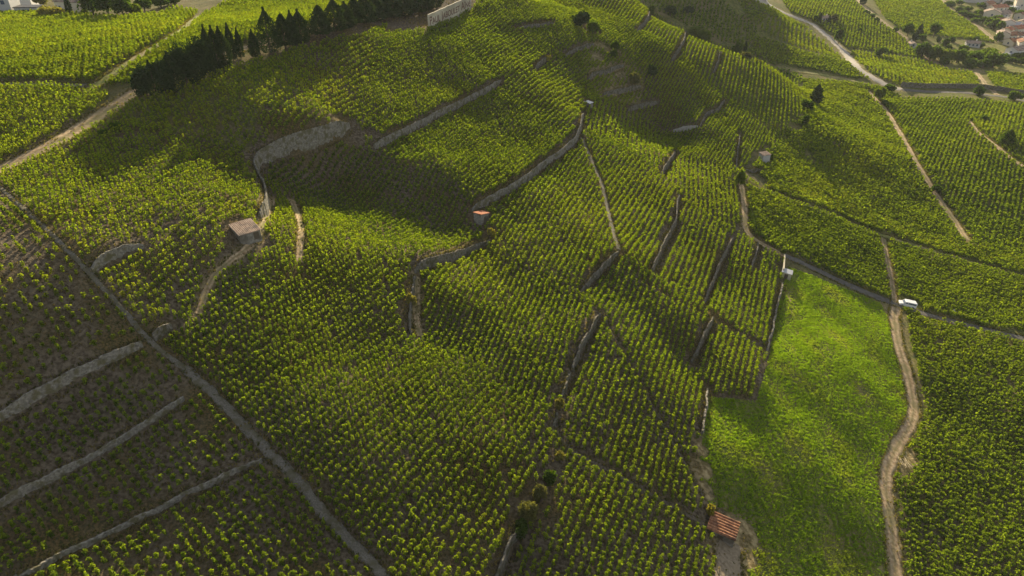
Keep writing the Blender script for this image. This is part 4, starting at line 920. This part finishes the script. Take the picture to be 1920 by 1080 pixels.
house(48, 12, R(8), 9, 8, 8.5, M['white'], M['tantile'], 'tall white house rising behind the low extension at top left', wins=(('f',-1.5,4.6,1.8,2.0),('f',-4,1.4,1,1.2)))
house(58, 26, R(3), 8.5, 5, 2.6, M['grey'], M['dark'], 'low flat roofed bluish extension with two windows behind the plateau vines', flat=True, wins=(('f',-1.8,.9,1,1.0),('f',1.6,.8,1.8,1.1)))
house(142, 22, R(-14), 10.5, 7, 4.2, M['cream'], M['tantile'], 'beige house with low gable roof behind the narrow cypress at top left', rise=1.6, wins=(('f',1.2,1.6,.8,1.7),('f',-3.2,1.4,.9,1.2)))
HS = [
 (1858,32,R(60),9,13,4.5,'cream','tantile','village house with cream gable end, leftmost in the village'),
 (1869,20,R(15),16,9,3.6,'cream','orange','long house with pinkish orange roof near the top right'),
 (1876,32,R(20),15,10,3.4,'grey','tantile','grey roofed long house right of the cream gable end'),
 (1911,17,R(70),9,10,8,'cream','tantile','tall cream village house at the top right corner'),
 (1900,19,R(10),9,6,3,'white','metal','low white annex left of the tall corner house'),
 (1886,56,R(65),9,9,7,'white','tantile','narrow white gabled house beside the dark garden trees'),
 (1898,56,R(15),12,9,4,'grey','metal','house with pale blue grey roof right of the narrow white house'),
 (1877,76,R(60),10,9,6,'cream','tantile','cream gabled house at the corner of the far vine field'),
 (1891,74,R(10),12,9,4,'cream','tile','brown roofed house behind the corner gabled house'),
 (1907,62,R(20),13,9,4.5,'cream','orange','house with pale orange roof near the right edge'),
 (1900,86,R(15),12,9,4,'cream','tile','terracotta roofed house left of the white villa'),
 (1905,103,R(25),14,9,4.5,'white','tantile','white villa with terrace at the right edge of the village'),
 (1917,93,R(70),9,9,6,'cream','tile','upright cream house behind the white villa'),
 (1916,38,R(25),12,9,5,'cream','tile','reddish roofed house at the right edge above the garden trees'),
 (1893,105,R(12),9,4,1.6,'white','metal','low white terrace building left of the white villa'),
 (1822,87,R(-20),9,6,2.8,'grey','tantile','old stone cottage alone in the gardens left of the village'),
 (1709,88,R(80),6,4,2.6,'grey','tantile','small grey farm building beside the tree belt and lane'),
 (1545,40,R(10),7,5,2.8,'cream','tantile','small roadside building between two thin cypresses'),
 (1851,14,R(30),11,8,4,'cream','tile','small brown roofed house at the leftmost top of the village gardens'),
 (1888,8,R(50),10,8,5,'white','tantile','small white house just left of the tall corner house'),
 (1879,46,R(-10),9,7,4,'grey','tile','little grey walled house behind the dark garden trees'),
 (1915,52,R(40),10,8,5,'cream','tantile','small cream house against the right edge above the pale orange roof'),
 (1888,64,R(40),8,7,4,'cream','orange','little orange roofed house between the blue grey roof and the corner house'),
 (1912,76,R(20),11,8,5,'white','tile','white walled house with brown roof against the right edge'),
 (1866,4,R(5),26,12,5,'grey','metal','long blue roofed industrial shed at the top edge'),
 (1820,3,R(5),24,12,5,'grey','metal','wide pale industrial roof at the top edge, left of the blue one'),
]
for a, b, ro, w, d, h, wm, rm, lab in HS:
    big = 'industrial' in lab
    wins = () if big or h < 2.5 else (('f',-w*.28,h*.35,1.2,1.4),('f',0,h*.35,1.2,1.4),('f',w*.28,h*.35,1.2,1.4),('l',0,h*.4,1.3,1.5),('r',0,h*.4,1.3,1.5))
    house(a, b, ro, w, d, h, M[wm], M[rm], lab, wins=wins, flat='terrace building' in lab or 'annex' in lab, chimney=not big, cat='warehouse' if big else 'house')

# ---------------------------------------------------------------- lettered sign wall
A = at(804, 55); B = at(883, 17); dv = (B - A)[:2]; ln = float(np.linalg.norm(dv)); rz = math.atan2(dv[1], dv[0])
hs = height_to(A, 27) - .1
e = empty('sign_wall', A, rz); tag(e, 'long cream wall painted with large brown capital lettering on the hill crest', 'sign')
slope = (B[2] - A[2]) / ln
mb = MB(); nseg = 14
for y in (-.25, .25):
    mb.v += [(ln * k / nseg, y, ln * k / nseg * slope + zz) for k in range(nseg + 1) for zz in (-.8, hs + .06 * math.sin(k * 2.3))]
m = 2 * (nseg + 1)
for k in range(nseg):
    a = 2 * k; mb.f += [(a, a + 2, a + 3, a + 1), (m + a, m + a + 1, m + a + 3, m + a + 2), (a + 1, a + 3, m + a + 3, m + a + 1), (a, m + a, m + a + 2, a + 2)]
mb.f += [(0, 1, m + 1, m), (m - 2, 2 * m - 2, 2 * m - 1, m - 1)]
mb.build('panel', M['board'], e)
cu = bpy.data.curves.new('lettering', 'FONT'); cu.body = 'PAUL JABOULET AÎNÉ'; cu.size = 1.0; cu.small_caps_scale = .74; cu.extrude = .012; cu.offset = .008
for i, ch in enumerate(cu.body):
    if i not in (0, 5, 14): cu.body_format[i].use_small_caps = True
cu.body = 'Paul Jaboulet Aîné'
for i in range(len(cu.body)): cu.body_format[i].use_small_caps = i not in (0, 5, 14)
tmp = bpy.data.objects.new('lettering', cu); COL.objects.link(tmp); bpy.context.view_layer.update()
dg = bpy.context.evaluated_depsgraph_get(); lm = bpy.data.meshes.new_from_object(tmp.evaluated_get(dg)); bpy.data.objects.remove(tmp)
co = np.zeros(len(lm.vertices) * 3); lm.vertices.foreach_get('co', co); co = co.reshape(-1, 3)
w0, w1 = co[:, 0].min(), co[:, 0].max(); hh = co[:, 1].max()
sx = (ln - 1.4) / (w1 - w0); sz = hs * .56 / hh
nv = np.c_[.6 + (co[:, 0] - w0) * sx, np.full(len(co), -.26) - (co[:, 2] > 0) * .03, hs * .27 + co[:, 1] * sz]; nv[:, 2] += nv[:, 0] * slope
lm.vertices.foreach_set('co', nv.ravel()); lm.materials.clear(); lm.materials.append(M['letter']); lm.name = 'lettering'
link('lettering', lm, e)
a = at(896, 5); b = at(918, 2); L_ = np.array([a[:2], (a[:2] + b[:2]) / 2, b[:2]])
build_wall(L_, 1.5, 'short beige wall segment right of the lettered sign wall at the top edge', M['board'], top=1.4)

# roadside wall that shades the road
L_ = world_line([(1688,163),(1740,165),(1800,165),(1850,167),(1890,173),(1960,186)], 1.2, 3)
build_wall(L_, 2, 'tall dark roadside wall shading the road at the right', M['stone'], group=None, top=2.6)

# ---------------------------------------------------------------- van, pole, stakes, sack
def van(px, py, px2, py2, label, ln=5.1, sc=.9):
    p = at(px, py); q = at(px2, py2); rz = math.atan2(q[1] - p[1], q[0] - p[0])        # +x is the nose
    c = (p + q) / 2; e = empty('van', (c[0], c[1], interp(c[0], c[1]) + .06), rz); tag(e, label, 'van')
    e.rotation_euler = (0, -math.atan2(float(q[2] - p[2]), float(np.linalg.norm((q - p)[:2]))), rz); e.scale = (sc,) * 3
    W = .96; prof = [(-2.5,.35),(2.35,.35),(2.5,.55),(2.48,.95),(2.35,1.08),(1.55,1.22),(.95,1.86),(.7,1.95),(-2.3,1.97),(-2.48,1.8),(-2.52,.6)]
    MB().prism(prof, -W, W).build('body', M['paint'], e, .05)
    MB().add([(1.50,-.80,1.29),(1.50,.80,1.29),(1.02,.74,1.80),(1.02,-.74,1.80),(1.56,-.80,1.30),(1.56,.80,1.30),(1.08,.74,1.82),(1.08,-.74,1.82)], [(0,1,2,3),(7,6,5,4),(0,4,5,1),(1,5,6,2),(2,6,7,3),(3,7,4,0)]).build('windscreen', M['glass'], e)
    for s in (-1, 1):
        y0, y1 = sorted((s * (W - .01), s * (W + .015)))
        g = MB(); g.prism([(1.38,1.25),(.35,1.25),(.35,1.74),(.95,1.74)], y0, y1); g.build('side_window', M['glass'], e)
        MB().box(-2.25, .2, y0, y1, 1.25, 1.72).build('side_window', M['glass'], e)
        for x in (-1.6, 1.6):
            w = MB().cyl((x, s * (W - .16), .34), (x, s * (W + .03), .34), .34, .34, 18).build('wheel', M['rubber'], e)
            MB().cyl((x, s * (W - .1), .34), (x, s * (W + .05), .34), .19, .19, 12).build('rim', M['metal'], w)
        MB().box(2.40, 2.515, *sorted((s * .55, s * .88)), .68, .88).build('headlight', M['lamp'], e)
        MB().box(.95, 1.2, *sorted((s * (W + .02), s * (W + .2))), 1.22, 1.42).build('wing_mirror', M['paint'], e)
    MB().box(-2.56, -2.49, -.78, .78, 1.2, 1.7).build('rear_window', M['glass'], e)
    return e
van(1712, 577, 1686, 571, 'white van parked on the lane just right of the winding dirt track')
van(1438, 3, 1430, 1, 'tiny white van on the pale road at the top edge')
p = at(203, 30); e = tag(empty('utility_pole', p), 'thin leaning wooden pole rising in front of the dark garden trees', 'pole')
MB().cyl((0, 0, -.5), (-1.2, 0, 10.5), .14, .09, 8).build('pole', M['wood'], e)
MB().box(-1.9, -.4, -.05, .05, 9.9, 10.05).build('cross_arm', M['wood'], e)
p = at(1694, 868); e = tag(empty('stake_pile', p), 'heap of pale wooden vine stakes at the edge of the dirt track', 'wood pile')
for k in range(22):
    a = R(95) + random.gauss(0, .28); x = random.uniform(-.9, .9); y = random.uniform(-.8, .8) - k * .01; z = .08 + .022 * k
    dx, dy = math.cos(a) * 1.15, math.sin(a) * 1.15
    MB().cyl((x - dx, y - dy, z), (x + dx, y + dy, z + random.uniform(.0, .35)), .045, .035, 6).build('stake', M['wood'], e)
def lump(px, py, r, mat, name, label, cat, sq=.7):
    p = at(px, py); bm = bmesh.new(); bmesh.ops.create_icosphere(bm, subdivisions=3, radius=r)
    for v in bm.verts:
        n = v.co.normalized(); v.co *= 1 + .18 * math.sin(n.x * 5 + px) * math.sin(n.y * 4) + .12 * math.sin(n.z * 9 + n.x * 7); v.co.z *= sq
    me = bpy.data.meshes.new(name); bm.to_mesh(me); bm.free(); me.materials.append(mat); return tag(link(name, me, None, (p[0], p[1], p[2] + r * sq * .5)), label, cat)
lump(1789, 585, .75, M['white'], 'sack', 'white sack lying among the vines right of the van', 'sack')
lump(1692, 713, .22, M['white'], 'stone', 'small white stone beside the dirt track at the meadow', 'stone')
lump(1683, 900, .3, M['concrete'], 'stone', 'pale stone on the verge below the heap of stakes', 'stone')

# ---------------------------------------------------------------- light summer haze over the valley
hz = MB().box(-1250, 1650, -750, 2050, -60, 150).build('haze', None if False else plain('haze_unused', (1, 1, 1)))
hm = bpy.data.materials.new('haze'); hm.use_nodes = True; hm.node_tree.nodes.clear()
pv = hm.node_tree.nodes.new('ShaderNodeVolumePrincipled'); pv.inputs['Color'].default_value = (.9, .93, .97, 1); pv.inputs['Density'].default_value = .00006; pv.inputs['Anisotropy'].default_value = .0
ho = hm.node_tree.nodes.new('ShaderNodeOutputMaterial'); hm.node_tree.links.new(pv.outputs[0], ho.inputs['Volume'])
hz.data.materials.clear(); hz.data.materials.append(hm); tag(hz, 'thin bluish summer haze softening the far valley', 'haze', kind='stuff')
bpy.data.materials.remove(bpy.data.materials['haze_unused'])
